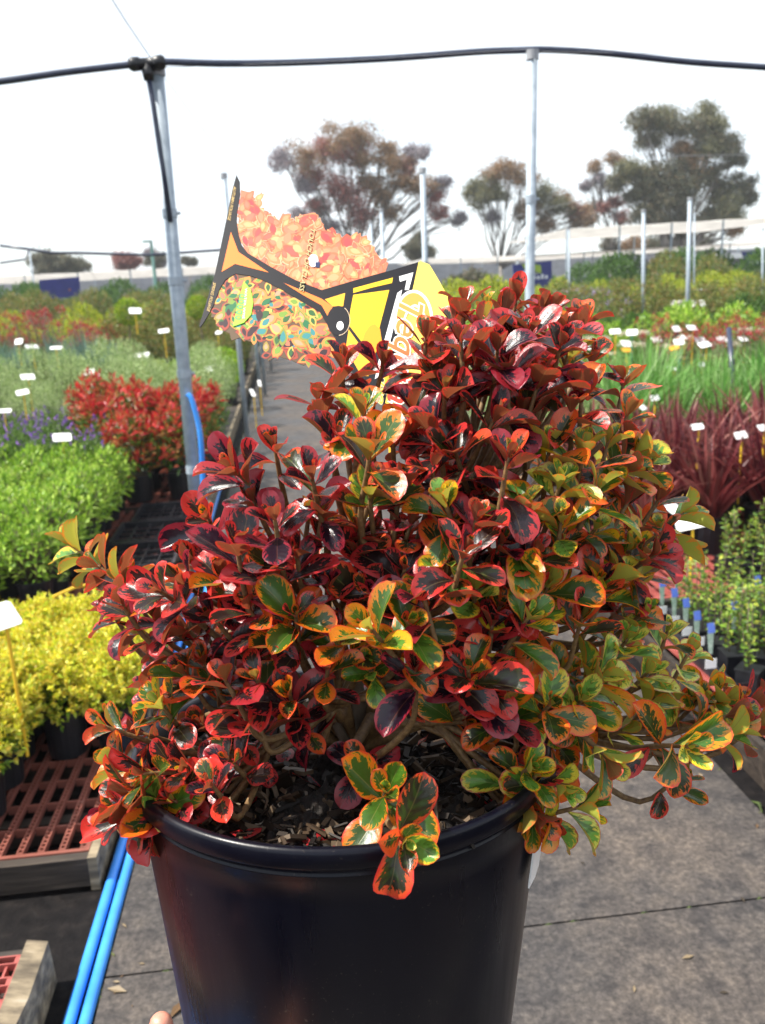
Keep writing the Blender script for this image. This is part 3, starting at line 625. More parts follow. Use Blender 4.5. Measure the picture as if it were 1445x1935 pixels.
# ------------------------------------------------------------------ hand holding the pot
def hand():
    root = thing('person', "fingertip of a hand gripping the lower side of the black pot", 'person', tuple(PC+np.array([-.2, -.05, -.33])))
    org = PC+np.array([-.2, -.05, -.33])
    tip = D(303, 1926, .575); tip2 = D(322, 1945, .565)
    ctr = np.array([PC[0], PC[1], 0]); 
    w = lambda x, y, z: np.array([x, y, z])
    out = np.array([tip[0]-PC[0], tip[1]-PC[1], 0]); out /= np.linalg.norm(out); tan = np.array([-out[1], out[0], 0])
    zb = PC[2]-.35; wrist = tip+out*.035+w(0, 0, -.13); palm = tip+out*.0+w(0, 0, -.085); palm2 = PC+w(0, 0, 0)+out*.10; palm2[2] = zb-.018
    V = [wrist+out*.02+w(0, 0, -.02), wrist, palm, palm+w(0, 0, .0)+tan*.0]
    # skin graph: forearm, wrist, palm, thumb up the side, four fingers under the base
    verts = []; edges = []; rad_ = []
    def ad(p, r, par=None):
        verts.append(tuple(p-org)); rad_.append(r); i = len(verts)-1
        if par is not None: edges.append((par, i))
        return i
    pw = w(*(PC[:2]+out[:2]*.19), zb-.03)
    root_i = ad(pw, .026); elbow = pw+out*.06+w(-.05, -.16, -.14)
    i1 = ad(pw+(elbow-pw)*.35, .027, root_i); i2 = ad(pw+(elbow-pw)*.7, .033, i1); i3 = ad(elbow, .037, i2)
    kn = w(*(PC[:2]+out[:2]*.13), zb-.022); pc = ad(kn, .024, root_i)
    # thumb
    t1 = ad(w(*(PC[:2]+out[:2]*.175), zb-.012)-tan*.03, .014, root_i); base_t = w(*(tip[:2]+out[:2]*.012), zb+.02)
    t2 = ad(base_t, .0115, t1); t3 = ad(tip*.5+base_t*.5+out*.006, .0098, t2); t4 = ad(tip+w(0, 0, -.004), .0092, t3); ad(tip2*0+tip+w(0, 0, .004), .006, t4)
    for k, (o_, ln) in enumerate(((-.033, .9), (-.011, 1.0), (.011, .95), (.033, .78))):
        a = ad(kn+tan*o_-out*.01+w(0, 0, .002), .0115, pc); b = ad(kn+tan*o_*1.15-out*(.01+.032*ln)+w(0, 0, .003), .0095, a)
        c = ad(kn+tan*o_*1.2-out*(.01+.056*ln)+w(0, 0, .006), .0085, b); ad(kn+tan*o_*1.2-out*(.01+.075*ln)+w(0, 0, .01), .0072, c)
    me = bpy.data.meshes.new('hand'); me.from_pydata(verts, edges, []); o = bpy.data.objects.new('hand', me); COL.objects.link(o); o.parent = root
    sk = o.modifiers.new('skin', 'SKIN'); 
    if not me.skin_vertices:
        bm_ = None
    for i, r in enumerate(rad_): me.skin_vertices[0].data[i].radius = (r, r)
    me.skin_vertices[0].data[0].use_root = True
    sk.use_smooth_shade = True; ss_ = o.modifiers.new('sub', 'SUBSURF'); ss_.levels = 2; ss_.render_levels = 2
    me.materials.append(M['skin'])
    m = MB(); a = pw+(elbow-pw)*.5; m.tube([a, a+(elbow-pw)*.05, elbow, elbow+w(-.02, -.05, -.03)], [.038, .043, .05, .052], 20); m.build('sleeve', M['sleeve'], root, org, True)
    # thumb nail
    nn = D(303, 1926, .575)
    return root
hand()

# ------------------------------------------------------------------ pallets, trays and hoses
def grate(m, x0, x1, y0, y1, zt, pitch, lad, rung, cross, deep=.03, along='y'):
    """ladder ribs joined by deep cross ribs"""
    def bx(a0, a1, b0, b1, z0, z1):
        if along == 'y': m.box(a0, a1, b0, b1, z0, z1)
        else: m.box(b0, b1, a0, a1, z0, z1)
    A0, A1, B0, B1 = (x0, x1, y0, y1) if along == 'y' else (y0, y1, x0, x1)
    n = max(1, int((A1-A0)/pitch)); pitch = (A1-A0-lad)/n; rail = .0035
    for i in range(n+1):
        a = A0+i*pitch
        bx(a, a+rail, B0, B1, zt-deep*.6, zt); bx(a+lad-rail, a+lad, B0, B1, zt-deep*.6, zt)
        b = B0+.002
        while b < B1-.004: bx(a+rail, a+lad-rail, b, b+rung[0], zt-.014, zt-.0012); b += rung[1]
    b = B0
    while b < B1:
        for i in range(n): bx(A0+i*pitch+lad, A0+(i+1)*pitch, b, b+.005, zt-deep, zt-.006)
        b += cross
def pallet(label, x0, x1, y0, y1, zt, mat, pitch, lad, rung, cross, along, beam=False, dark=True, cells=None):
    root = thing('nursery_bench', label, 'bench', ((x0+x1)/2, (y0+y1)/2, 0), group='low benches with plastic grates'); org = ((x0+x1)/2, (y0+y1)/2, 0)
    m = MB(); grate(m, x0+.03, x1-.01, y0+.025, y1-.02, zt, pitch, lad, rung, cross, along=along)
    m.box(x0+.03, x1-.01, y0+.012, y0+.0245, zt-.03, zt-.0005); m.box(x1-.0098, x1-.001, y0+.012, y1-.02, zt-.03, zt-.0005)
    m.build('grate', mat, root, org)
    W_ = M['wood_dark'] if dark else M['wood']
    m = MB(); m.box(x0, x1, y0-.02, y0+.010, .014, zt-.004); m.build('front_board', W_, root, org)
    m = MB(); m.box(x0, x1, y1-.018, y1, .002, zt-.004); m.build('back_board', W_, root, org)
    for s_, xx in ((0, x0), (1, x1)):
        m = MB()
        if s_ == 1 and beam:
            ys_ = np.linspace(y0-.02, y1, 9); V = []
            for i, y in enumerate(ys_):
                w = .048+.008*math.sin(i*1.9); V += [(xx, y, .0), (xx+w, y, .0), (xx+w*.9, y, zt+.012+.005*math.sin(i*2.3)), (xx+.002, y, zt+.02)]
            Fc = [(4*i+a, 4*i+(a+1) % 4, 4*i+4+(a+1) % 4, 4*i+4+a) for i in range(8) for a in range(4)]+[(0, 1, 2, 3), (35, 34, 33, 32)]
            m.add(V, [f[::-1] for f in Fc]); m.build('side_board', M['wood'], root, org)
        else:
            m.box(xx+(0.0005 if s_ else -.024), xx+(.024 if s_ else -.0005), y0-.02, y1, .0, zt-.002); m.build('side_board', M['wood'] if x0 < 0 else M['wood_dark'], root, org)
    m = MB()
    k = y0+.2
    while k < y1-.1: m.box(x0+.001, x1-.011, k, k+.04, .0, zt-.032); k += .32
    m.build('bearer', M['wood_dark'], root, org)
    return root
TC, PK = M['terracotta'], M['pink_plastic']
pallet('bench with coarse pink grate and a pale split timber edge beside the hoses', -1.75, -.665, .45, 1.72, .10, PK, .062, .026, (.009, .045), .085, 'x', beam=True)
pallet('bench with fine terracotta grate below the yellow plants', -1.75, -.60, 2.05, 3.38, .10, TC, .053, .017, (.007, .017), .12, 'y')
pallet('bench with terracotta grate under the bushy green plants', -2.6, -.60, 3.42, 4.66, .10, TC, .053, .017, (.007, .017), .12, 'y')
pallet('bench with terracotta grate carrying three empty black trays', -2.6, -.60, 4.70, 5.92, .10, TC, .06, .02, (.007, .02), .12, 'y')
pallet('long bench carrying the red-topped shrubs beside the steel pole', -3.4, -.60, 5.96, 8.0, .11, TC, .09, .03, (.02, .05), .2, 'y')
pallet('pink grated bench with the square black pots of seedlings', 1.36, 2.9, 1.0, 3.12, .13, PK, .053, .017, (.007, .017), .12, 'y')
pallet('pink grated bench in front of the burgundy strap-leaved plants', 1.34, 3.3, 3.36, 5.0, .15, PK, .06, .02, (.007, .02), .12, 'y')
def benches_far():
    for i, (x0, x1, y0, y1) in enumerate(((-4.4, -.62, 8.2, 11.2), (-6, -.62, 11.6, 15.5), (-9, -.62, 16, 24), (1.36, 5.6, 5.4, 8.2), (1.36, 8, 8.6, 12.6), (1.36, 13, 13.2, 22))):
        m = MB(); zt = .12; m.box(x0, x1, y0, y1, .004, zt)
        root = thing('nursery_bench', ('%s long low timber bench %s of the path, crowded with plants' % (ORD[i % 3+1], 'left' if x0 < 0 else 'right')), 'bench', ((x0+x1)/2, y0, 0), group='long low benches'); org = ((x0+x1)/2, y0, 0)
        m.build('deck', M['wood_dark'], root, org)
        m = MB(); xx = -.62 if x0 < 0 else 1.36; m.box(xx-.03 if x0 > 0 else xx+.001, xx-.001 if x0 > 0 else xx+.03, y0, y1, .004, zt+.02); m.build('side_board', M['wood'], root, org)
benches_far()
def tray(label, x0, x1, y0, y1, z):
    root = thing('plant_tray', label, 'tray', ((x0+x1)/2, (y0+y1)/2, z), group='empty black trays'); org = ((x0+x1)/2, (y0+y1)/2, z)
    m = MB(); nx, ny = 5, 4; t = .006; h = .045
    for i in range(nx+1):
        x = x0+(x1-x0-t)*i/nx; m.box(x, x+t, y0, y1, z+.004, z+(h if i in (0, nx) else h*.55))
    for j in range(ny+1):
        y = y0+(y1-y0-t)*j/ny; m.box(x0, x1, y, y+t, z+.0042, z+(h*.99 if j in (0, ny) else h*.54))
    for i in range(nx*3+1):
        x = x0+(x1-x0-.004)*i/(nx*3); m.box(x, x+.004, y0, y1, z+.0015, z+.0062)
    for j in range(ny*3+1):
        y = y0+(y1-y0-.004)*j/(ny*3); m.box(x0, x1, y, y+.004, z+.0013, z+.006)
    m.build('mesh_base', M['tray_plastic'], root, org)
    m = MB(); o = .012
    for a in ((x0-o, x1+o, y0-o, y0-.0003), (x0-o, x1+o, y1+.0003, y1+o), (x0-o, x0-.0003, y0, y1), (x1+.0003, x1+o, y0, y1)): m.box(*a, z+h-.008, z+h+.001)
    m.build('rim', M['tray_plastic'], root, org)
for i, (a, b) in enumerate(((4.45, 4.9), (4.95, 5.38), (5.43, 5.86))):
    tray(['nearest of three empty black mesh trays on the terracotta grate', 'middle of three empty black mesh trays on the terracotta grate', 'farthest of three empty black mesh trays on the terracotta grate'][i], -1.12+.05*i, -.66, a, b, .102)
tray('black mesh tray lying in the gap behind the yellow plants', -1.4, -.72, 3.5, 3.86, .102)

def hose(label, pts, r=.0135):
    P = [np.array(p) for p in pts]; out = []
    for i in range(len(P)-1):
        p0, p1, p2, p3 = P[max(i-1, 0)], P[i], P[i+1], P[min(i+2, len(P)-1)]
        for t in np.linspace(0, 1, 10)[:-1]:
            out.append(.5*((2*p1)+(-p0+p2)*t+(2*p0-5*p1+4*p2-p3)*t*t+(-p0+3*p1-3*p2+p3)*t**3))
    out.append(P[-1]); m = MB(); m.tube(out, r, 14); o = m.build('water_pipe', M['blue'], None, tuple(P[0]), True); tag(o, label, 'water pipe', 'blue water pipes')
LX, LY = -.52, 4.55
hose('blue poly pipe nearest the bench, running along the path edge', [(-.558, .6, .014), (-.552, 1.7, .014), (-.545, 2.6, .014), (-.55, 3.6, .014), (-.57, 5.2, .014), (-.58, 7.5, .014)])
hose('blue poly pipe on the path side, rising up the steel pole', [(-.522, .6, .014), (-.518, 1.7, .014), (-.512, 2.6, .014), (-.5, 3.5, .014), (-.475, 4.15, .03), (-.468, 4.42, .18), (-.466, 4.47, .5), (-.455, 4.48, .8), (-.478, 4.49, .98), (-.50, 4.50, 1.02)])

# ------------------------------------------------------------------ poles, pipes and wires
def pole(label, x, y, h, r=.03, joints=(), cap=True, lean=(0, 0)):
    root = thing('steel_pole', label, 'pole', (x, y, 0), group='galvanised steel poles'); org = (x, y, 0)
    m = MB(); m.tube([(x, y, 0), (x+lean[0], y+lean[1], h)], r, 16); m.build('shaft', M['steel'], root, org, True)
    for z in joints:
        f = z/h; m = MB(); c = np.array([x+lean[0]*f, y+lean[1]*f, z]); m.tube([c-[0, 0, .02], c+[0, 0, .02]], r*1.13, 16)
        m.tube([c+[r, 0, 0], c+[r+.02, 0, 0]], .007, 8); m.build('clamp', M['steel'], root, org)
    if cap:
        m = MB(); c = np.array([x+lean[0], y+lean[1], h]); m.tube([c-[0, 0, .03], c+[0, 0, .012]], r*1.25, 16); m.build('cap', M['wire'], root, org)
    return root
def top_h(px, py, x, y):
    """height at which the image point px,py meets the vertical through x,y"""
    d = ray(px, py); t = math.hypot(x, y)/math.hypot(d[0], d[1]); return H+d[2]*t
hL = top_h(295, 130, LX, LY)
pL = GY(295, 130, LY); 
pole('thick steel pole nearest the camera, blue pipe tied to its foot', LX, LY, pL[2], .033, (.62, 1.12, 1.58, 1.9), lean=(pL[0]-LX, 0))
RX, RY = 1.275, 4.45; pR = GY(1006, 100, RY)
pole('tall steel pole rising from behind the right of the shrub', pR[0]-.03, RY, pR[2], .024, (1.9,), lean=(.03, 0))
def pole_px(label, fx, fy, ty, r=.026, **k):
    p = G(fx, fy); return pole(label, p[0], p[1], top_h(fx, ty, p[0], p[1]) if True else 0, r, cap=True, **k)
for lab, fx, fy, tx, ty, r in (('steel pole on the path edge just behind the first', 470, 861, 422, 330, .024),
    ('steel pole on the path edge, second behind the thick one', 494, 771, 462, 400, .024), ('steel pole on the path edge, third behind the thick one', 501, 748, 478, 430, .024),
    ('steel pole on the path edge farthest down the walkway', 513, 702, 496, 480, .02),
    ('steel pole with bare top in front of the right gum tree', 1215, 679, 1215, 397, .034), ('tallest far steel pole under the right gum tree', 1296, 690, 1303, 374, .034),
    ('thin grey pole at the near corner of the raised canopy', 1076, 640, 1074, 432, .03), ('thin pole between the two gum trees on the right', 1196, 600, 1198, 448, .03),
    ('dark pole beside the tallest far pole on the right', 1311, 620, 1311, 400, .022), ('thin pole at the right edge below the canopy', 1440, 620, 1440, 432, .03),
    ('steel pole standing in the yellow-green shrubs at far left', 78, 645, 55, 470, .03), ('steel pole beside the blue banner, tied to the pipe', 160, 600, 148, 478, .03),
    ('slim pole in front of the left half of the blue banner', 98, 600, 90, 515, .035), ('slim pole right of the blue banner', 222, 590, 211, 503, .035),
    ('slim pole between the dark shrubs and the ball tree', 264, 592, 257, 520, .035), ('slim pole cut by the left border of the picture', 8, 610, 1, 522, .035),
    ('slim pole holding the blue sign on the right, left side', 978, 600, 977, 492, .03), ('short slim pole behind the right sign', 1118, 590, 1120, 470, .03), ('slim pole left of the round shrubs', 1160, 590, 1160, 480, .03)):
    p = G(fx, fy); q = GY(tx, ty, p[1]); pole(lab, p[0], p[1], q[2], r, lean=(max(-.6, min(.6, q[0]-p[0]))*.9, 0))
# poles whose feet stand behind the shrub
for lab, tx, ty, y in (('steel pole in front of the reddish gum tree', 798, 320, 8.0), ('shorter steel pole left of the reddish gum trunk', 700, 418, 14.0), ('steel pole just right of a shorter one at the reddish gum', 720, 395, 12.0)):
    q = GY(tx, ty, y); pole(lab, q[0], y, q[2], .026, (1.7,))
def pipe(label, px, y, r, mat=M['black_pipe'], name='overhead_pipe', grp=None):
    P = [GY(a, b, y) for a, b in px]; out = []
    for i in range(len(P)-1):
        p0, p1, p2, p3 = P[max(i-1, 0)], P[i], P[i+1], P[min(i+2, len(P)-1)]
        for t in np.linspace(0, 1, 8)[:-1]: out.append(.5*((2*p1)+(-p0+p2)*t+(2*p0-5*p1+4*p2-p3)*t*t+(-p0+3*p1-3*p2+p3)*t**3))
    out.append(P[-1]); return out
def overhead():
    y = LY-.055
    root = thing('irrigation_pipe', 'black plastic pipe slung across the pole tops with a tee', 'pipe', tuple(GY(285, 122, y)), group='overhead pipes'); org = GY(285, 122, y)
    m = MB(); m.tube(pipe('', [(-260, 176), (-120, 166), (0, 154), (120, 137), (240, 123), (262, 121)], y, 0), .0155, 12)
    m.tube(pipe('', [(262, 121), (310, 117), (420, 120), (560, 118), (740, 110), (900, 98), (980, 95), (1040, 94), (1150, 101), (1300, 117), (1445, 127), (1600, 137)], y, 0), .0155, 12); m.build('main_pipe', M['black_pipe'], root, org, True)
    m = MB(); a, b = GY(243, 122, y), GY(312, 117, y)
    m.tube([a, a+(b-a)*.08, a+(b-a)*.1, a+(b-a)*.3, a+(b-a)*.32, a+(b-a)*.68, a+(b-a)*.7, a+(b-a)*.92, b], [.022, .03, .032, .03, .024, .024, .03, .032, .022], 14)
    c = a+(b-a)*.5; e = GY(281, 152, y); m.tube([c, c+(e-c)*.3, c+(e-c)*.35, e], [.024, .024, .03, .022], 14); m.build('tee_joint', M['black_plastic'], root, org, True)
    m = MB(); m.tube([GY(280, 145, y), GY(290, 200, y-.01), GY(300, 270, y-.01), GY(308, 320, y), GY(322, 420, y+.01)], .0125, 12); m.build('down_pipe', M['black_pipe'], root, org, True)
    for i, (pts, yy, lb) in enumerate((([(0, 464), (55, 471), (95, 478), (150, 478), (280, 482), (420, 472), (600, 474)], 15.5, 'thin far pipe sagging between the left poles'), ([(0, 497), (48, 490), (55, 470)], 15.4, 'short slanted pipe at the left border'), )):
        m = MB(); P = [GY(a, b, yy) for a, b in pts]; m.tube(P, .022 if i == 0 else .016, 8); tag(m.build('overhead_pipe', M['black_pipe'], None, tuple(P[0]), True), lb, 'pipe', 'overhead pipes')
    for i, (pa, pb, lb) in enumerate((((150, -100, 3.2), (297, 128, LY), 'fine wire running from the pole top towards the upper left'), ((297, 128, LY-.03), (1006, 92, RY-.1), 'fine support wire strung below the black pipe'),
            ((1006, 97, RY), (1700, 100, 4.6), 'fine wire from the right pole towards the right border'), ((1002, 108, RY), (780, 300, 8.2), 'faint diagonal wire behind the right pole'), ((300, 132, LY), (450, 330, 8.0), 'faint wire sloping down behind the left pole'),
            ((1090, 294, 18), (1500, 292, 18), 'high wire in front of the right gum tree'), ((860, 437, 20), (1120, 372, 20), 'wire sloping to the raised canopy'), ((152, 480, 15.4), (182, 530, 20), 'short brace wire at the blue banner pole'))):
        a, b = GY(*pa), GY(*pb); r = .0022 if i == 0 else .0013 if i < 5 else .005; m = MB(); mid = (a+b)/2-[0, 0, .01]; m.tube([a, mid, b], r, 5); tag(m.build('wire', M['wire'], None, tuple(a)), lb, 'wire', 'support wires')
overhead()

# ------------------------------------------------------------------ fence, canopies, banners
def fence():
    root = thing('boundary_fence', 'long grey shade-cloth fence closing the far end of the nursery', 'fence', (4, 72, 0)); org = (4, 72, 0)
    m = MB(); n = 90; V = []
    for i in range(n+1):
        x = -45+110*i/n; V += [(x, 72+.12*math.sin(i*1.3), 0), (x, 72+.12*math.sin(i*1.3), 3.5+.06*math.sin(i*.8))]
    m.add(V, [(2*i, 2*i+2, 2*i+3, 2*i+1) for i in range(n)]); m.build('cloth', M['fence_cloth'], root, org)
    for i in range(0, 26):
        m = MB(); x = -45+110*i/25; m.tube([(x, 71.8, 0), (x, 71.8, 3.7)], .05, 8); m.build('post', M['steel'], root, org)
fence()
def canopy(label, pn, yn, yf, posts):
    """pn: near edge pixels; cloth sags between posts"""
    a, b = GY(*pn[0], yn), GY(*pn[1], yn); z = (a[2]+b[2])/2
    root = thing('shade_canopy', label, 'canopy', tuple(a), group='shade-cloth canopies'); m = MB(); nx, ny = 40, 8; V = []
    for j in range(ny+1):
        for i in range(nx+1):
            x = a[0]+(b[0]-a[0])*i/nx; y = yn+(yf-yn)*j/ny; V.append((x, y, a[2]+(b[2]-a[2])*i/nx-.015*abs(math.sin(i*math.pi/8))-.03*math.sin(j*math.pi/ny)))
    n = len(V); V += [(x, y, zz-.01) for x, y, zz in V]
    q = [(j*(nx+1)+i, j*(nx+1)+i+1, (j+1)*(nx+1)+i+1, (j+1)*(nx+1)+i) for j in range(ny) for i in range(nx)]
    q += [(d+n, c+n, b_+n, a_+n) for a_, b_, c, d in q]; m.add(V, q); m.build('cloth', M['shade_cloth'], root, a, True)
    for i in range(posts+1):
        m = MB(); x = a[0]+(b[0]-a[0])*i/posts; zz = a[2]+(b[2]-a[2])*i/posts; m.tube([(x, yn+.06, 0), (x, yn+.06, zz-.01)], .035, 8); m.build('post', M['steel'], root, a)
    return root
canopy('raised beige shade canopy below the right gum tree', ((1072, 432), (1560, 404)), 31, 40, 5)
canopy('lower beige shade canopy behind the right poles', ((1010, 482), (1560, 448)), 38, 50, 6)
canopy('pale shade canopy behind the yellow edge of the plant tag', ((800, 488), (1010, 482)), 44, 54, 3)
canopy('beige shade canopy above the blue banner on the left', ((-160, 530), (440, 500)), 42, 57, 6)
def banner(name, label, px, y, th=.06, logo=None, writing=None, mat='navy'):
    root = thing(name, label, 'sign'); P = [GY(a, b, y) for a, b in px]; root.location = tuple(P[0]); org = P[0]
    m = MB(); V = P+[p+np.array([0, th, 0]) for p in P]; n = len(P)
    m.add(V, [tuple(range(n))[::-1], tuple(range(n, 2*n))]+[(i, i+n, (i+1) % n+n, (i+1) % n)[::-1] for i in range(n)]); m.build('sheet', M[mat], root, org)
    for nm, mt, pts in logo or ():
        Q = [GY(a, b, y)+np.array([0, -.02, 0]) for a, b in pts]; m = MB(); tr = tessellate_polygon([[Vector((a, b, 0)) for a, b in pts]]); m.add(Q, [tuple(t) for t in tr]); m.build(nm, M[mt], root, org)
    for pts in writing or ():
        m = MB()
        for a, b, w_, h_ in pts:
            Q = [GY(a, b, y), GY(a+w_, b, y), GY(a+w_, b+h_, y), GY(a, b+h_, y)]; m.add([q+np.array([0, -.02, 0]) for q in Q], [(3, 2, 1, 0)])
        m.build('lettering', M['pale_vinyl'], root, org)
rw = np.random.default_rng(2)
wr = [(976+i*7.6, 521+rw.uniform(-1, 1)+(0 if i % 3 else -2.5), 5.2, 6.5+(0 if i % 3 else 2.5)) for i in range(8)]
banner('advertising_banner', 'navy banner with a lime swoosh behind the tall right pole', [(969, 500), (1042, 493), (1043, 550), (972, 555)], 28.5, logo=(('swoosh', 'lime', [(985, 499), (1000, 498), (1021, 501), (1023, 516), (1002, 517), (992, 510)]), ('white_band', 'pale_vinyl', [(984, 515), (992, 511), (1004, 510), (1020, 516), (1008, 519), (988, 519)])), writing=[wr])
banner('advertising_banner', 'navy banner with lime stripe under the canopy at right border', [(1401, 476), (1475, 470), (1478, 500), (1412, 504)], 38, logo=(('swoosh', 'lime', [(1411, 480), (1438, 483), (1439, 496), (1425, 492), (1418, 488)]), ('white_band', 'pale_vinyl', [(1414, 493), (1420, 491), (1428, 493), (1437, 494), (1434, 498), (1416, 499)])))
banner('advertising_banner', 'plain dark blue banner hung on the left fence', [(73, 529), (149, 523), (152, 560), (78, 566)], 32, logo=(('red_dot', 'terracotta', [(129, 546), (133, 545), (134, 550), (130, 550)]),))
def lamp():
    p = GY(291, 500, 40); q = GY(285, 457, 40); root = thing('lamp_post', 'pale green lamp post between the two round far trees', 'lamp post', (p[0], 40, 0)); org = (p[0], 40, 0)
    m = MB(); m.tube([(p[0], 40, 0), (q[0], 40, q[2])], [.09, .06], 10); m.build('shaft', M['lamp_green'], root, org)
    m = MB(); m.box(q[0]-.35, q[0]+.05, 39.9, 40.1, q[2]-.02, q[2]+.06); m.build('lamp_head', M['lamp_green'], root, org)
lamp()
def shed():
    # white-edged roof strip at right
    a, b = GY(1345, 480, 48), GY(1410, 474, 48); root = thing('shed', 'low shed with a white roof edge below the right canopy', 'shed', (a[0], 48, 0)); org = (a[0], 48, 0)
    m = MB(); m.box(a[0], b[0]+3, 48.1, 51, 0, a[2]-.3); m.build('wall', M['fence_cloth'], root, org)
    m = MB(); m.box(a[0]-.2, b[0]+3.2, 47.9, 51.2, a[2]-.29, a[2]); m.build('roof', M['card_white'], root, org)
shed()

# ------------------------------------------------------------------ foliage helpers
def leaves(mb, P, Dr, ln, wd, col, rs, fold=.25):
    """many small folded leaves: base points P, directions Dr"""
    n = len(P); Dr = Dr/np.linalg.norm(Dr, axis=1, keepdims=True); q = rs.standard_normal((n, 3)); q[:, 2] = np.abs(q[:, 2])*1.5; s = np.cross(Dr, q); s /= np.linalg.norm(s, axis=1, keepdims=True); u = np.cross(s, Dr)
    ln = np.broadcast_to(ln, n)[:, None]*rs.uniform(.7, 1.25, (n, 1)); wd = np.broadcast_to(wd, n)[:, None]
    a = P; b = P+Dr*ln*.5+s*wd*.5+u*wd*fold; c = P+Dr*ln-u*ln*.12; d = P+Dr*ln*.5-s*wd*.5+u*wd*fold; m_ = P+Dr*ln*.52
    V = np.stack([a, b, c, d, m_], 1).reshape(-1, 3); i = np.arange(n)[:, None]*5
    Fc = np.concatenate([i+[0, 1, 4], i+[1, 2, 4], i+[0, 4, 3], i+[4, 2, 3]])
    cc = np.repeat(np.asarray(col).reshape(-1, 3) if np.ndim(col) > 1 else np.tile(col, (n, 1)), 5, 0); mb.add(V, Fc, cc)
def pick(cols, n, rs, w=None): return np.array(cols)[rs.choice(len(cols), n, p=w)]
def dome(n, r, z0, z1, rs, flat=.55):
    q = np.sqrt(rs.random(n))*r; a = rs.uniform(0, 2*math.pi, n); x, y = q*np.cos(a), q*np.sin(a)
    top = z0+(z1-z0)*(1-flat*(q/r)**2.2); lo = z0+(z1-z0)*.1; z = np.where(rs.random(n) < .62, top, lo+(top-lo)*rs.random(n))+rs.normal(0, .012, n); return np.stack([x, y, z], 1)
def sprigs(mb, tips, cen, per, slen, ln, wd, cols, rs, up=.8, w=None):
    for k in range(per):
        f = k/per; n = len(tips); ax = tips-cen; ax /= np.linalg.norm(ax, axis=1, keepdims=True)+1e-9; ax += [0, 0, up]; ax /= np.linalg.norm(ax, axis=1, keepdims=True)
        base = tips-ax*slen*f; rd = rs.standard_normal((n, 3)); rd -= ax*(rd*ax).sum(1, keepdims=True); rd /= np.linalg.norm(rd, axis=1, keepdims=True)
        leaves(mb, base, ax*(1.1-f)+rd*(.35+f), ln*(.7+.5*f), wd*(.7+.5*f), pick(cols, n, rs, w), rs)
def mkpot(root, r=.075, h=.13, square=False):
    m = MB()
    if square:
        m.box(-r*.8, r*.8, -r*.8, r*.8, 0, h-.008); m.box(-r*.88, r*.88, -r*.88, r*.88, h-.0078, h)
    else: m.lathe([(.001, 0), (r*.78, 0), (r*.93, h*.9), (r, h*.9), (r, h), (r*.92, h), (r*.9, h-.015), (.001, h-.015)], 20)
    m.build('pot', M['black_plastic'], root)
def proto(name, desc, cat, fn, pr, ph, seed, square=False, flowers=None):
    root = thing(name, desc, cat); rs = np.random.default_rng(seed); mkpot(root, pr, ph, square); m = MB(); fl = MB(); st = MB(); fn(m, fl, st, ph, rs)
    m.build('foliage', M['foliage'], root)
    if fl.n: fl.build('blossom', M['foliage'], root)
    if st.n: st.build('stem', M['bark'], root, smooth=True)
    root['proto'] = 1; return root
def yellow(m, fl, st, h, rs):
    t = dome(270, .13, h-.01, h+.17, rs, .45); sprigs(m, t, np.array([0, 0, h-.02]), 8, .035, .022, .012, [(.74, .66, .05), (.62, .62, .05), (.44, .54, .04), (.8, .74, .14), (.66, .5, .06)], rs, .5)
    t = dome(60, .12, h-.03, h+.06, rs); sprigs(m, t, np.array([0, 0, h]), 5, .03, .024, .013, [(.12, .24, .02), (.25, .34, .02)], rs, .1)
def green(m, fl, st, h, rs):
    t = dome(95, .17, h, h+.28, rs, .5); sprigs(m, t, np.array([0, 0, h-.05]), 7, .075, .046, .019, [(.22, .38, .03), (.32, .5, .05), (.15, .28, .03), (.45, .6, .1)], rs, .9)
    for p in t[:60]: st.tube([(p[0]*.3, p[1]*.3, h-.02), p*.7+np.array([0, 0, h*.2]), p], [.003, .002, .0015], 4)
def nandina(m, fl, st, h, rs):
    t = dome(44, .23, h+.14, h+.5, rs, .35); sprigs(m, t, np.array([0, 0, h-.05]), 8, .09, .08, .022, [(.5, .02, .025), (.58, .045, .035), (.36, .015, .02), (.5, .12, .05), (.3, .16, .05)], rs, .7)
    t = dome(95, .22, h, h+.42, rs, .5); sprigs(m, t, np.array([0, 0, h]), 6, .09, .07, .028, [(.08, .15, .02), (.14, .2, .03), (.4, .2, .05), (.45, .1, .04), (.05, .1, .02)], rs, .3)
    t = dome(10, .19, h+.2, h+.46, rs); sprigs(fl, t, np.array([0, 0, h]), 6, .03, .018, .012, [(.75, .68, .5), (.7, .4, .35)], rs)
def purple(m, fl, st, h, rs):
    t = dome(150, .18, h, h+.34, rs, .5); sprigs(m, t, np.array([0, 0, h-.05]), 6, .07, .03, .012, [(.06, .13, .02), (.1, .19, .03), (.14, .22, .05)], rs, .9)
    t = dome(11, .18, h+.18, h+.38, rs, .4); sprigs(fl, t, np.array([0, 0, h]), 6, .03, .02, .014, [(.26, .1, .5), (.36, .15, .6), (.18, .06, .4)], rs, .6)
def silver(m, fl, st, h, rs):
    t = dome(300, .30, h, h+.6, rs, .5); sprigs(m, t, np.array([0, 0, h-.1]), 8, .12, .026, .011, [(.27, .38, .12), (.36, .46, .18), (.2, .3, .09), (.46, .54, .28)], rs, .9)
def darkg(m, fl, st, h, rs):
    t = dome(210, .30, h, h+.6, rs, .4); sprigs(m, t, np.array([0, 0, h-.05]), 7, .11, .05, .022, [(.04, .1, .015), (.07, .15, .02), (.1, .2, .03)], rs, .6)
def limeg(m, fl, st, h, rs):
    t = dome(210, .30, h, h+.56, rs, .5); sprigs(m, t, np.array([0, 0, h-.05]), 7, .11, .05, .02, [(.3, .38, .02), (.42, .46, .03), (.2, .3, .02), (.5, .48, .05)], rs, .8)
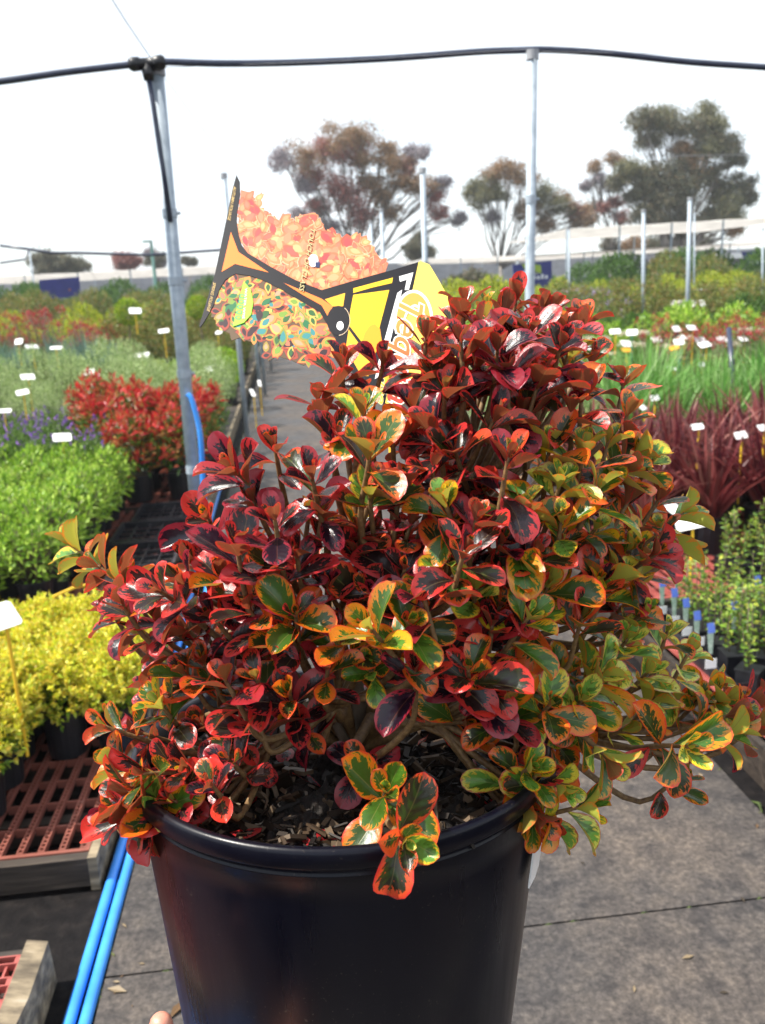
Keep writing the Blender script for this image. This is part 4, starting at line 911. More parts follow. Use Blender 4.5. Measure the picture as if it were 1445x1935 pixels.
def olive(m, fl, st, h, rs):
    t = dome(210, .30, h, h+.66, rs, .5); sprigs(m, t, np.array([0, 0, h-.05]), 7, .12, .05, .018, [(.16, .2, .04), (.22, .25, .06), (.3, .2, .06), (.1, .15, .03)], rs, .8)
def ball(m, fl, st, h, rs):
    d = rs.standard_normal((1500, 3)); d /= np.linalg.norm(d, axis=1, keepdims=True); P = np.array([0, 0, h+.16])+d*(.17+rs.normal(0, .008, (1500, 1))); leaves(m, P, d+rs.standard_normal((1500, 3))*.6, .03, .015, pick([(.22, .38, .02), (.32, .46, .03), (.14, .28, .02)], 1500, rs), rs)
def standard(m, fl, st, h, rs):
    c = np.array([.02, 0, 1.22]); d = rs.standard_normal((2200, 3)); d /= np.linalg.norm(d, axis=1, keepdims=True); P = c+d*(.155+rs.normal(0, .01, (2200, 1))); leaves(m, P, d+rs.standard_normal((2200, 3))*.6, .03, .015, pick([(.18, .34, .02), (.34, .44, .03), (.1, .2, .02), (.4, .46, .04)], 2200, rs), rs)
    st.tube([(0, 0, h-.02), (.015, .01, .4), (-.012, 0, .7), (.014, .005, .95), (.02, 0, 1.15)], [.014, .012, .011, .011, .01], 8)
def blades(m, n, r, hh, w, cols, rs, h, arch=.5, spread=.5):
    for i in range(n):
        a = rs.uniform(0, 6.28); q = r*math.sqrt(rs.random())*.35; o = np.array([q*math.cos(a), q*math.sin(a), h-.02]); a += rs.normal(0, .5); d = np.array([math.cos(a), math.sin(a), 0]); s = np.array([-d[1], d[0], 0])
        L_ = hh*rs.uniform(.6, 1.1); sp = spread*rs.random(); V = []; ww = w*rs.uniform(.7, 1.2)
        for t in np.linspace(0, 1, 6):
            p = o+d*L_*(sp*t+arch*sp*t*t)+np.array([0, 0, L_*(t-arch*.55*sp*t*t*1.6)]); wt = ww*(1-t**2.2)*.5*(1 if t > 0 else .7)+.0004; V += [p-s*wt, p+[0, 0, -wt*.5], p+s*wt]
        c = np.array(cols[rs.integers(len(cols))])
        m.add(V, [(3*k+j, 3*k+j+1, 3*k+4+j, 3*k+3+j) for k in range(5) for j in (0, 1)], c)
def redflax(m, fl, st, h, rs): blades(m, 75, .12, .52, .03, [(.13, .022, .026), (.2, .04, .04), (.09, .015, .022), (.26, .07, .065), (.3, .12, .1)], rs, h, .5, .75)
def grass(m, fl, st, h, rs): blades(m, 120, .12, .72, .017, [(.08, .22, .03), (.12, .3, .05), (.18, .36, .08), (.26, .4, .14)], rs, h, .6, .6)
def restio(m, fl, st, h, rs): blades(m, 240, .2, .75, .009, [(.07, .12, .02), (.12, .17, .02), (.2, .22, .03), (.05, .08, .02)], rs, h, .3, .35)
def bluegrass(m, fl, st, h, rs): blades(m, 200, .2, .6, .012, [(.12, .22, .17), (.16, .27, .22), (.08, .16, .1)], rs, h, .5, .6)
def paws(m, fl, st, h, rs):
    blades(m, 90, .15, .42, .014, [(.07, .17, .03), (.12, .2, .05)], rs, h, .4, .6)
    for i in range(26):
        a = rs.uniform(0, 6.28); q = rs.uniform(.02, .28); z = rs.uniform(.5, .74); p = np.array([q*math.cos(a), q*math.sin(a), h+z]); st.tube([(p[0]*.2, p[1]*.2, h), p*np.array([.7, .7, .7]), p], .0025, 4)
        n = 12; leaves(fl, p+rs.normal(0, .02, (n, 3)), rs.standard_normal((n, 3))+[0, 0, .5], .035, .014, pick([(.5, .02, .04), (.42, .03, .05), (.3, .02, .03)], n, rs), rs)
def tube_s(m, fl, st, h, rs):
    for i in range(5):
        x, y = rs.normal(0, .018, 2); z = rs.uniform(.12, .24); p = np.array([x*2, y*2, h+z]); st.tube([(x, y, h-.01), (x*1.4, y*1.4, h+z*.5), p], [.002, .0015, .001], 4)
        k = 9; f = np.linspace(.15, 1, k)[:, None]; B = np.array([x, y, h])+(p-[x, y, h])*f; leaves(m, B, rs.standard_normal((k, 3))*[1, 1, .3]+[0, 0, .5], .026, .012, pick([(.16, .27, .03), (.26, .36, .05), (.1, .2, .03), (.4, .42, .06)], k, rs), rs)
        leaves(m, B, rs.standard_normal((k, 3))*[1, 1, .3]+[0, 0, .4], .026, .012, pick([(.16, .27, .03), (.26, .36, .05), (.1, .2, .03)], k, rs), rs)
def rosemary(m, fl, st, h, rs):
    t = dome(260, .085, h-.01, h+.13, rs, .4); sprigs(m, t, np.array([0, 0, h-.05]), 7, .03, .016, .003, [(.13, .24, .04), (.2, .32, .07), (.08, .17, .03)], rs, 1.1)
    t = dome(14, .03, h+.1, h+.14, rs, .2); t[:, 0] -= .02; t[:, 1] -= .02; sprigs(fl, t, np.array([0, 0, h]), 4, .01, .01, .005, [(.6, .6, .62), (.45, .48, .5)], rs)
def cream(m, fl, st, h, rs):
    t = dome(170, .18, h, h+.3, rs, .5); sprigs(m, t, np.array([0, 0, h-.05]), 6, .06, .035, .018, [(.1, .19, .03), (.16, .26, .05)], rs, .7)
    for i in range(6):
        a = rs.uniform(0, 6.28); q = rs.uniform(0, .15); c = np.array([q*math.cos(a), q*math.sin(a), h+.3]); d = rs.standard_normal((50, 3)); d /= np.linalg.norm(d, axis=1, keepdims=True); d[:, 2] = np.abs(d[:, 2]); leaves(fl, c+d*[.045, .045, .03], d, .018, .014, pick([(.72, .68, .5), (.6, .5, .35), (.75, .72, .62)], 50, rs), rs)
def rust(m, fl, st, h, rs):
    t = dome(260, .28, h, h+.4, rs, .5); sprigs(m, t, np.array([0, 0, h-.05]), 6, .07, .03, .012, [(.25, .12, .05), (.16, .17, .04), (.32, .15, .07), (.1, .13, .03)], rs, .8)
def lilac(m, fl, st, h, rs):
    t = dome(200, .28, h, h+.35, rs, .5); sprigs(m, t, np.array([0, 0, h-.05]), 6, .07, .03, .012, [(.08, .16, .03), (.12, .2, .05)], rs, .8)
    t = dome(120, .28, h+.1, h+.4, rs, .3); sprigs(fl, t, np.array([0, 0, h]), 4, .03, .022, .016, [(.42, .3, .55), (.5, .38, .6)], rs, .6)
KINDS = {}
def kind(key, name, desc, cat, fn, pr, ph, nvar=2, square=False):
    KINDS[key] = ([proto(name, desc, cat, fn, pr, ph, 100+hash_(key)+i, square) for i in range(nvar)], desc)
def hash_(s): return sum(ord(c)*(i+1) for i, c in enumerate(s)) % 997
kind('yellow', 'potted_shrub', 'golden yellow leafy plant in small black pot', 'potted plant', yellow, .07, .15, 3)
kind('green', 'potted_shrub', 'fresh green bushy plant', 'potted plant', green, .09, .15, 3)
kind('nandina', 'potted_shrub', 'red-topped shrub in black pot', 'potted plant', nandina, .13, .22, 3)
kind('purple', 'flowering_plant', 'green plant dotted with purple flowers', 'potted plant', purple, .1, .15, 2)
kind('silver', 'potted_shrub', 'pale grey-green airy shrub', 'potted plant', silver, .13, .2, 2)
kind('darkg', 'potted_shrub', 'dark green dense shrub', 'potted plant', darkg, .14, .2, 2)
kind('lime', 'potted_shrub', 'bright lime-yellow shrub', 'potted plant', limeg, .14, .2, 2)
kind('olive', 'potted_shrub', 'olive green upright shrub', 'potted plant', olive, .14, .2, 2)
kind('ball', 'clipped_ball_shrub', 'clipped round green ball shrub', 'potted plant', ball, .12, .2, 1)
kind('standard', 'ball_tree', 'small ball-headed tree on a bare stem', 'potted tree', standard, .14, .25, 1)
kind('redflax', 'strap_leaf_plant', 'burgundy strap-leaved plant', 'potted plant', redflax, .11, .2, 3)
kind('grass', 'potted_grass', 'tall arching green grass', 'potted plant', grass, .11, .18, 2)
kind('restio', 'potted_grass', 'dark rushy grass clump', 'potted plant', restio, .12, .2, 2)
kind('bluegrass', 'potted_grass', 'blue-green strappy clump', 'potted plant', bluegrass, .12, .2, 2)
kind('paws', 'flowering_plant', 'strappy plant with red flower spikes', 'potted plant', paws, .12, .18, 2)
kind('tube', 'seedling', 'small leafy seedling in square black pot', 'seedling', tube_s, .047, .1, 3, True)
kind('rosemary', 'herb_plant', 'fine-leaved green herb in black pot', 'potted plant', rosemary, .075, .11, 2)
kind('cream', 'flowering_plant', 'green plant with cream flower heads', 'potted plant', cream, .1, .16, 1)
kind('rust', 'potted_shrub', 'rusty brown-green low shrub', 'potted plant', rust, .12, .16, 2)
kind('lilac', 'flowering_plant', 'low shrub covered in lilac flowers', 'potted plant', lilac, .12, .16, 1)
for ps, _ in KINDS.values():
    for p in ps: del p['proto']
USED = {}
def place(key, x, y, z, label, group, sc=1.0):
    ps, _ = KINDS[key]; i = int(rng.integers(len(ps))); rz = rng.uniform(0, 6.28); p = ps[i]
    if (key, i) not in USED:
        USED[(key, i)] = 1; p.location = (x, y, z); p.rotation_euler = (0, 0, rz); p['label'] = label; p['group'] = group; DELAY.append((p, sc)); return p
    return dup(p, (x, y, z), rz, label, sc, group)
DELAY = []
def single(key, x, y, label, sc=1.0, z=.122): place(key, x, y, z, label, 'single plants among the beds', sc)
def block(key, where, group, x0, x1, y0, y1, dx, dy, z=.12, jit=.15, sc=1.0, skip=None, near=0, short=None):
    """grid of plants; x0 is the path side. where = findable place words"""
    desc = short or KINDS[key][1]; sx = 1 if x1 > x0 else -1; r = 0; y = y0
    while y <= y1+1e-6:
        c = 0; x = x0
        while (x-x1)*sx <= 1e-6:
            if not (skip and skip(x, y)) and not (x < -.36*y-.5) and not (x > .62*y+.5):
                lab = '%s %s, %s row, %s from path' % (desc, where, ORD[min(r, 15)], ORD[min(c, 15)])
                jx, jy = rng.normal(0, jit, 2)*(dx, dy)*.5; place(key, x+jx, y+jy, z, lab, group, sc*rng.uniform(.86, 1.14) if y < 8 else sc*rng.uniform(.72, 1.3))
            x += dx*sx; c += 1
        y += dy; r += 1
#            left bench
block('yellow', 'on near left bench', 'golden plants on the left bench', -.615, -1.6, 2.28, 3.22, .16, .165, .102, .1, short='golden yellow plant', skip=lambda x, y: (x > -.86 and y < 2.55) or (x > -1.0 and y > 3.15))
block('green', 'behind the trays', 'bushy green plants', -1.22, -2.3, 4.0, 6.0, .24, .24, .102, .15, short='bushy green plant', skip=lambda x, y: False)
block('nandina', 'by first pole', 'red-topped shrubs', -.78, -1.5, 6.15, 7.3, .34, .36, .112, .1, short='red-topped shrub', skip=lambda x, y: x < -1.2 and y < 6.8)
block('purple', 'behind the bushy greens', 'purple-flowered plants', -1.38, -2.9, 6.0, 7.9, .3, .32, .112, .15, skip=lambda x, y: x > -1.7 and y > 6.7, short='purple-flowered plant')
block('cream', 'at path edge', 'cream-flowered plants', -.72, -.9, 7.55, 8.2, .3, .32, .112, .1, short='cream-flowered plant', sc=.9)
block('silver', 'behind red-topped shrubs', 'grey-green shrubs', -.85, -3.7, 8.5, 10.9, .52, .52, .122, .2, short='grey-green airy shrub')
block('ball', 'beside the walkway', 'clipped ball shrubs', -.8, -1.6, 11.6, 13.8, .5, .7, .122, .1, short='clipped ball shrub', sc=1.15)
block('restio', 'left of ball shrubs', 'dark rush clumps', -2.1, -4.2, 11.6, 12.9, .45, .55, .122, .2, sc=.72, short='dark rush clump')
block('bluegrass', 'left midground', 'blue-green clumps', -2.6, -4.6, 13.4, 14.0, .45, .5, .122, .2, short='blue-green clump')
block('paws', 'left midground', 'red-spiked plants', -3.0, -5.2, 14.8, 15.9, .5, .5, .122, .2, sc=1.1, short='red-spiked plant')
block('olive', 'behind ball shrubs', 'olive shrubs', -.9, -2.9, 14.6, 17.5, .62, .7, .122, .2, sc=1.25, short='olive shrub')
block('lime', 'far left', 'lime shrubs', -1.0, -7.6, 18.4, 21, .8, .9, .122, .2, sc=1.4, short='lime-yellow shrub')
block('rust', 'far left', 'rusty shrubs', -1.2, -8.5, 22.2, 23.8, .95, 1.2, .122, .2, sc=1.75, short='rusty shrub')
block('darkg', 'before the fence at left', 'dark shrubs by the fence', -3, -14, 33, 38, 1.7, 2.4, 0, .3, sc=2.3, short='tall dark shrub')
block('limeg' if False else 'olive', 'far left middle', 'far olive shrubs', -1.0, -10, 26, 30, 1.2, 1.6, 0, .2, sc=1.9, short='far olive shrub')
for (x_, y_, lab) in ((GY(240, 600, 12.2)[0], 12.2, 'ball-headed little tree with white tag left of the thick pole'), (GY(378, 600, 14.0)[0], 14.0, 'ball-headed little tree right of the thick pole')):
    place('standard', x_, y_, .122, lab, 'ball-headed trees', 1.0)
for k_, px_, py_, z_, lb_, sc_ in (('lime', 300, 715, .5, 'golden mound peeping out behind the grey-green shrubs', .8), ('ball', 250, 690, .5, 'clipped green mound below the ball-headed tree', .9), ('darkg', 30, 655, .7, 'dark shrub at the left border behind rushes', 1.0), ('rust', 262, 555, 1.2, 'tall bronze shrub left of the thick pole', 2.0), ('lime', 330, 545, 1.3, 'tall bright green shrub behind the thick pole', 2.0), ('cream', 215, 615, .8, 'cream-flowered plant beside the red spikes', 1.2), ('bluegrass', 400, 640, .7, 'blue-green clump near the walkway', 1.0)):
    p_ = G(px_, py_, z_); single(k_, p_[0], p_[1], lb_, sc_)
#            right bench
block('tube', 'on pink bench', 'square-potted seedlings', 1.47, 2.3, 2.5, 3.05, .105, .105, .132, .06, short='small seedling', skip=lambda x, y: x > 1.55 and y < 2.6)
for i, (x_, y_) in enumerate(((1.56, 2.33), (1.78, 2.42), (1.9, 2.2), (1.62, 2.12))):
    place('rosemary', x_, y_, .132, ['fine-leaved herb with white flowers at the bench edge', 'fine-leaved herb second from the bench edge', 'fine-leaved herb near the right border', 'fine-leaved herb lowest at the bench edge'][i], 'herbs in black pots', 1.0)
block('redflax', 'right bench', 'burgundy strap-leaved plants', 1.72, 3.1, 3.95, 5.1, .31, .33, .152, .15, short='burgundy strap-leaved plant')
block('tube', 'behind the tray edge', 'far square-potted seedlings', 1.95, 2.4, 3.45, 3.6, .12, .12, .152, .06, short='taller seedling')
block('grass', 'behind burgundy plants', 'arching grasses', 2.3, 4.6, 5.75, 7.2, .38, .42, .122, .2, sc=1.02, short='arching green grass')
block('silver', 'right midground', 'silvery right shrubs', 1.7, 2.4, 5.8, 8.0, .5, .6, .122, .2, sc=.7, short='silvery low shrub')
block('rust', 'right midground', 'low rusty shrubs', 1.7, 6.4, 8.8, 9.4, .55, .55, .122, .2, sc=.85, short='low rusty shrub')
block('paws', 'right midground', 'red-spiked right plants', 4.1, 5.6, 8.9, 9.6, .5, .5, .122, .2, sc=.9, short='red-spiked plant')
block('cream', 'right midground', 'cream right plants', 1.7, 7.2, 10.0, 11.2, .6, .6, .122, .2, sc=1.1, short='cream-flowered plant')
block('green', 'right midground', 'green right plants', 1.8, 8.0, 11.7, 12.4, .6, .6, .122, .2, sc=1.9, short='leafy green plant')
block('darkg', 'right middle bench', 'right middle dark shrubs', 1.8, 10, 13.6, 14.6, .75, .9, .122, .25, sc=1.1, short='dark green shrub')
block('olive', 'right middle bench', 'right middle olive shrubs', 1.8, 11, 15.8, 16.8, .85, 1.0, .122, .25, sc=1.25, short='olive green shrub')
block('lilac', 'right middle bench', 'lilac-flowered shrubs', 4.8, 7.5, 18, 18.8, .7, .8, .122, .2, sc=1.7, short='lilac-flowered shrub')
block('lime', 'right middle bench', 'right lime shrubs', 1.8, 4.6, 18, 20, .9, 1.0, .122, .2, sc=1.6, short='bright lime shrub')
block('lime', 'before the right fence', 'row of round yellow-green shrubs', 3, 16, 24, 27, 1.4, 1.5, 0, .2, sc=1.7, short='round lime shrub')
block('darkg', 'below the right canopy', 'tall right shrubs', 10, 24, 28, 34, 1.7, 2.2, 0, .3, sc=2.4, short='tall dark shrub')
block('olive', 'below the right canopy', 'tall olive shrubs', 12, 23, 26, 26.5, 1.5, 2.2, 0, .3, sc=2.1, short='tall olive shrub')
for p, sc in DELAY: p.scale = (sc,)*3
for k, (ps, _) in KINDS.items():
    for i, p in enumerate(ps):
        if (k, i) not in USED:
            for c in list(p.children): bpy.data.objects.remove(c)
            bpy.data.objects.remove(p)

# ------------------------------------------------------------------ stake signs and tags
def sign(label, px, py, w, h, depth_y, hgt, tilt=-.9, yawd=0.0, stake='yellow_plastic', low=None, card='card_white'):
    """a card on a stake; px,py its centre in the picture, at distance depth_y"""
    tilt += rng.normal(0, .12); yawd += rng.normal(0, .22)
    c = GY(px, py, depth_y); root = thing('plant_sign', label, 'plant sign', (c[0], c[1], c[2]-hgt), group='white price signs on stakes'); org = (c[0], c[1], c[2]-hgt)
    ro = rng.normal(0, .07); e = np.array([math.cos(yawd), math.sin(yawd), ro]); u = np.array([math.sin(yawd)*math.sin(tilt), -math.cos(yawd)*math.sin(tilt), math.cos(tilt)]); n = np.cross(e, u)
    m = MB(); V = []; w *= .78; h *= .8
    k = [(-.5, -.4), (-.42, -.5), (.42, -.5), (.5, -.4), (.5, .4), (.42, .5), (-.42, .5), (-.5, .4)]
    for s_ in (0, .0025): V += [c+e*w*a+u*h*b-n*s_ for a, b in k]
    m.add(V, [tuple(range(8)), tuple(range(15, 7, -1))]+[(i+8, (i+1) % 8+8, (i+1) % 8, i) for i in range(8)]); m.build('card', M[card], root, org)
    m = MB(); b = c-u*h*.48-n*.006; m.tube([c+u*h*.3-n*.006, b, b-np.array([0, 0, .03]), np.array([b[0], b[1], c[2]-hgt])], [max(.004, w*.04)]*2+[max(.005, w*.05)]*2, 6); m.build('stake', M[stake], root, org)
SG = [(117, 826, .15, .09, 5.9, .4, 'white card on a yellow stake above the bushy greens', .0), (0, 1165, .12, .11, 2.35, .42, 'large white card at the left border among golden plants', .5), (8, 776, .13, .06, 7.0, .4, 'white card at the left border beside purple flowers', 0),
      (52, 712, .16, .11, 8.6, .4, 'small white card on yellow stake left of grey-green shrubs', .3), (42, 741, .14, .1, 8.2, .35, 'tilted white card below another one at far left', .7), (268, 671, .22, .14, 10.9, .4, 'white card behind the grey-green shrubs left of pole', 0),
      (168, 703, .16, .12, 10.4, .4, 'small white card in the grey-green shrubs', 0), (255, 587, .2, .14, 12.0, .3, 'white tag hanging at the ball-headed tree', 0), (309, 625, .2, .13, 13.5, .4, 'white tag on yellow stake right of ball-headed tree', 0),
      (393, 697, .14, .09, 9.6, .4, 'white tag right of the thick pole in the shrubs', 0), (477, 742, .05, .13, 8.7, .35, 'upright white tag by the walkway on orange stake', .2), (490, 724, .04, .12, 9.4, .35, 'narrow upright white tag farther along the walkway', .2),
      (60, 655, .2, .09, 11.5, .3, 'pale card lying in the dark rushes', .6), (106, 657, .2, .07, 12, .3, 'pale card at the right of the dark rushes', .4), (35, 645, .12, .12, 11.6, .3, 'tiny white tag left among the rushes', 0), (413, 628, .12, .1, 13, .3, 'tiny white tag behind the plant tag edge', 0)]
SR = [(1278, 621, 'left card of the upper pair on the right'), (1307, 619, 'right card of the upper pair on the right'), (1290, 637, 'small card directly below the upper pair'), (1283, 646, 'wide card above an orange card'), (1323, 642, 'big card above the red spiked flowers'), (1331, 651, 'card touching the big one on its lower right'),
      (1364, 641, 'card left of the dark leaning stake'), (1404, 640, 'card right of the dark leaning stake'), (1240, 641, 'card on a crumpled silver leaf plant'), (1183, 649, 'card above an orange holder'), (1145, 652, 'card right of the shrub top'), (1105, 656, 'card half hidden by the shrub top'),
      (1194, 628, 'small card in front of the bare pole'), (1162, 626, 'small card left of the bare pole')]
for a in SG: sign(a[6], a[0], a[1], a[2], a[3], a[4], a[5], yawd=a[7])
for i, (x, y, lb) in enumerate(SR): sign(lb, x, y, .15 if i not in (4, 5) else .19, .1, 9.2+.15*(i % 3) if y < 645 else 8.7, .45, tilt=-.8, stake='yellow_plastic' if i % 3 else 'teal_plastic')
for x, y, lb in ((1274, 657, 'orange card below a wide white card'), (1183, 661, 'orange holder under a white card')): sign(lb, x, y, .14, .07, 8.6, .4, card='orange_card')
for x, y, d_, lb in ((1282, 574, 16, 'tiny far card on yellow stake left of tallest pole'), (1318, 573, 16, 'tiny far card right of the tallest pole'), (1270, 696, 6.9, 'tilted card above the arching grass'), (1325, 689, 7.2, 'pale card among the red spikes'), (1237, 752, 5.6, 'tilted card left of the arching grass'), (1215, 770, 5.3, 'card at the shrub edge beside burgundy leaves'),
                     (1183, 812, 4.4, 'white card just right of the shrub crown'), (1318, 806, 4.2, 'white card among burgundy leaves'), (1400, 822, 4.0, 'pale tags between burgundy leaves near right border'), (1442, 808, 4.1, 'card at right border above burgundy leaves'), (1222, 846, 4.1, 'small white tag low in burgundy leaves')):
    sign(lb, x, y, .028*d_**.9 if d_ > 10 else .09, .05 if d_ < 10 else .2, d_, .35, tilt=-.7, yawd=.3 if d_ < 8 else 0)
sign('large white card with yellow stake right of the shrub above seedlings', 1306, 985, .17, .085, 3.25, .38, tilt=-.9, yawd=.1)
sign('second white card hidden behind the large one by the shrub', 1275, 962, .13, .08, 3.33, .38, tilt=-.9, yawd=.5, stake='teal_plastic')
def tagtube(label, px, py, y, low=False):
    c = GY(px, py, y); root = thing('plant_label', label, 'plant label', tuple(c), group='blue and white plant labels'); w, h = (.026, .105)
    for nm, mt, z0, z1, ww in (('name_strip', 'blue_ink', .075, h, w), ('picture_strip', 'mint_ink', 0, .075, w*.9)):
        m = MB(); b0 = c+np.array([0, 0, z0-.04]); b1 = c+np.array([0, .012*z1/h, z1-.04]); e = np.array([1, .15, 0]); k = .55 if nm == 'picture_strip' else 1
        V = [b0-e*ww*.5*k, b0+e*ww*.5*k, b1+e*ww*.5, b1-e*ww*.5]; V += [v+np.array([0, .0012, 0]) for v in V]
        m.add(V, [(0, 1, 2, 3), (7, 6, 5, 4), (1, 5, 6, 2), (0, 3, 7, 4), (3, 2, 6, 7), (0, 4, 5, 1)]); m.build(nm, M[mt], root, c)
M['blue_ink'] = simple('blue_ink', [(.3, (.05, .1, .42)), (.7, (.1, .18, .55))], 40, .4)
M['mint_ink'] = simple('mint_ink', [(.3, (.25, .42, .3)), (.7, (.6, .7, .6))], 120, .4)
M['pink_ink'] = simple('pink_ink', [(.3, (.5, .1, .25)), (.7, (.6, .4, .5))], 120, .4)
for px, py, y, lb in ((1252, 1125, 2.98, 'farthest blue-topped label in the row along the bench edge'), (1275, 1145, 2.88, 'second blue-topped label from the far end of the row'), (1297, 1165, 2.78, 'third blue-topped label from the far end of the row'), (1318, 1190, 2.67, 'fourth blue-topped label from the far end of the row'),
                      (1388, 1170, 2.75, 'blue-topped label standing behind the fine-leaved herb'), (1344, 1215, 2.5, 'pink and blue label beside the fine-leaved herb'), (1432, 1120, 2.95, 'blue-topped label near the right border')): tagtube(lb, px, py, y)
for i, (px, py, y) in enumerate(((1251, 1153, 2.98), (1275, 1172, 2.87), (1298, 1193, 2.76), (1321, 1212, 2.63), (1343, 1254, 2.4))):
    c = GY(px, py, y-.06); m = MB(); m.box(c[0]-.018, c[0]+.018, c[1]-.0015, c[1], c[2]-.016, c[2]+.016); tag(m.build('price_sticker', M['card_white'], None, tuple(c)), '%s white square sticker from the far end of the seedling row' % ORD[i], 'sticker', 'square white stickers')
def crate():
    for i, (x0, x1, y0, y1) in enumerate(((1.405, 1.80, 2.46, 2.78), (1.405, 1.80, 2.79, 3.1), (1.81, 2.3, 2.46, 3.1))):
        root = thing('seedling_tray', ['black tray holding the nearest seedlings', 'black tray holding the farther seedlings', 'black tray holding the seedlings by the right border'][i], 'tray', (x0, y0, .13), group='black seedling trays'); m = MB(); z = .131
        m.box(x0, x1, y0, y0+.006, z, z+.06); m.box(x0, x1, y1-.006, y1, z, z+.06); m.box(x0, x0+.006, y0+.0062, y1-.0062, z, z+.059); m.box(x1-.006, x1, y0+.0062, y1-.0062, z, z+.059); m.build('wall', M['tray_plastic'], root, (x0, y0, .13))
        m = MB(); m.box(x0+.0065, x1-.0065, y0+.0065, y1-.0065, z, z+.004); m.build('base', M['black_plastic'], root, (x0, y0, .13))
crate()
m = MB(); a_, b_ = GY(1385, 720, 6.4), GY(1377, 620, 6.6); m.tube([a_-[0, 0, .3], a_, b_], .02, 8); tag(m.build('garden_stake', M['black_pipe'], None, tuple(a_), True), 'dark leaning stake among the arching grasses', 'stake')
m = MB(); a_ = GY(140, 1110, 2.95); b_ = GY(100, 1128, 2.9); c_ = GY(165, 1105, 2.98); m.tube([b_, a_, c_], .006, 8); tag(m.build('garden_stake', M['yellow_plastic'], None, tuple(a_)), 'yellow plastic stake lying over the golden plants', 'stake')
def rail():
    m = MB(); m.tube([GY(1312, 549, 24), GY(1470, 545, 24)], .04, 8); m.tube([GY(1312, 549, 24), GY(1312, 600, 24)], .03, 8); tag(m.build('hand_rail', M['steel'], None, tuple(GY(1312, 549, 24)), True), 'horizontal grey rail before the tall right shrubs', 'rail')
rail()

# ------------------------------------------------------------------ trees
def tree(label, base, y, clumps, dens=1.0, leaf=.16, trunk_r=.22, cols=None, hue=None, seed=1, group='gum trees beyond the fence', flat=.75):
    rs = np.random.default_rng(seed); b = GY(base[0], base[1], y); b[2] = 0; root = thing('gum_tree' if 'gum' in label else 'tree', label, 'tree', (b[0], b[1], 0), group=group); m = MB(); lv = MB(); s = y/F/math.cos(YAW)
    C = []
    for px, py, r, ci in clumps:
        c = GY(px, py, y+rs.uniform(-.6, .6)*r*s); C.append((c, r*s, ci))
    H0 = min(c[2] for c, _, _ in C); fork = b+np.array([rs.normal(0, .2), 0, H0*.45+.3])
    m.tube([b, b+(fork-b)*.5+[.1, 0, 0], fork], [trunk_r, trunk_r*.85, trunk_r*.7], 10)
    for c, r, ci in C:
        d = c-fork; sd = perp(d/np.linalg.norm(d), rs)*np.linalg.norm(d)*.06
        m.tube([fork-[0, 0, .3], fork+d*.35+sd, fork+d*.7-sd, c], [trunk_r*.5, trunk_r*.32, trunk_r*.2, trunk_r*.08], 6)
        for k in range(9):
            e = c+rs.standard_normal(3)*r*.55; q = fork+d*rs.uniform(.5, .95); m.tube([q, (q+e)/2+rs.normal(0, .08, 3)*r, e], [.035, .022, .01], 4)
        sub = rs.standard_normal((22, 3)); sub /= np.linalg.norm(sub, axis=1, keepdims=True); sub = c+sub*r*rs.uniform(.3, 1.2, (22, 1))*[1, 1, flat]
        n = int(100*dens*max(.5, (r/.8)))
        for q in sub:
            P = q+rs.standard_normal((n, 3))*r*rs.uniform(.16, .42)*[1, 1, .8]; leaves(lv, P, rs.standard_normal((n, 3))+[0, 0, -.7], leaf, leaf*.42, pick(cols[ci], n, rs), rs)
    m.build('trunk', M['gum_bark'], root, (b[0], b[1], 0), True); lv.build('crown', M['foliage'], root, (b[0], b[1], 0))
RD = [(0.378, 0.149, 0.133), (0.459, 0.187, 0.155), (0.270, 0.149, 0.122)]; BR = [(0.297, 0.187, 0.099), (0.230, 0.174, 0.099), (0.365, 0.212, 0.111)]; GN = [(0.176, 0.174, 0.089), (0.230, 0.212, 0.099), (0.135, 0.149, 0.089)]; GD = [(0.108, 0.124, 0.083), (0.149, 0.149, 0.089), (0.189, 0.149, 0.089)]; BL = [(0.270, 0.248, 0.277), (0.351, 0.298, 0.310)]  # crown colours lightened, with the haze of distance mixed into them
PAL = {'r': RD, 'b': BR, 'g': GN, 'd': GD, 'l': BL}
tree('reddish wide-crowned gum tree behind the plant tag', (665, 520), 60, [(535, 302, 22, 'l'), (575, 300, 28, 'b'), (590, 330, 24, 'r'), (612, 285, 26, 'r'), (650, 258, 32, 'b'), (682, 262, 28, 'b'), (660, 290, 26, 'r'), (690, 300, 20, 'b'), (728, 285, 22, 'b'), (748, 305, 24, 'b'), (785, 285, 20, 'l'), (770, 315, 18, 'r'), (640, 350, 26, 'r'), (660, 375, 26, 'r'), (680, 410, 24, 'r'), (600, 390, 22, 'r'), (580, 350, 18, 'l'), (720, 370, 24, 'b'), (735, 400, 20, 'b'), (760, 345, 22, 'b'), (790, 350, 24, 'b'), (815, 370, 22, 'r'), (830, 400, 16, 'r'), (835, 345, 14, 'l'), (565, 410, 18, 'l'), (700, 340, 20, 'b'), (870, 410, 14, 'l'), (620, 430, 20, 'l')], .8, .17, .2, PAL, seed=3)
tree('slender gum tree left of the tall right pole', (950, 520), 62, [(890, 355, 18, 'g'), (915, 350, 24, 'g'), (935, 330, 22, 'b'), (965, 320, 24, 'b'), (990, 335, 22, 'b'), (905, 375, 20, 'g'), (940, 365, 18, 'g'), (1025, 365, 22, 'g'), (1045, 390, 24, 'g'), (1010, 385, 20, 'b'), (1060, 380, 20, 'b'), (1030, 420, 20, 'b'), (990, 400, 18, 'b'), (930, 410, 14, 'l'), (1110, 400, 22, 'b'), (1085, 400, 20, 'r'), (1100, 420, 20, 'b')], .75, .17, .16, PAL, seed=5)
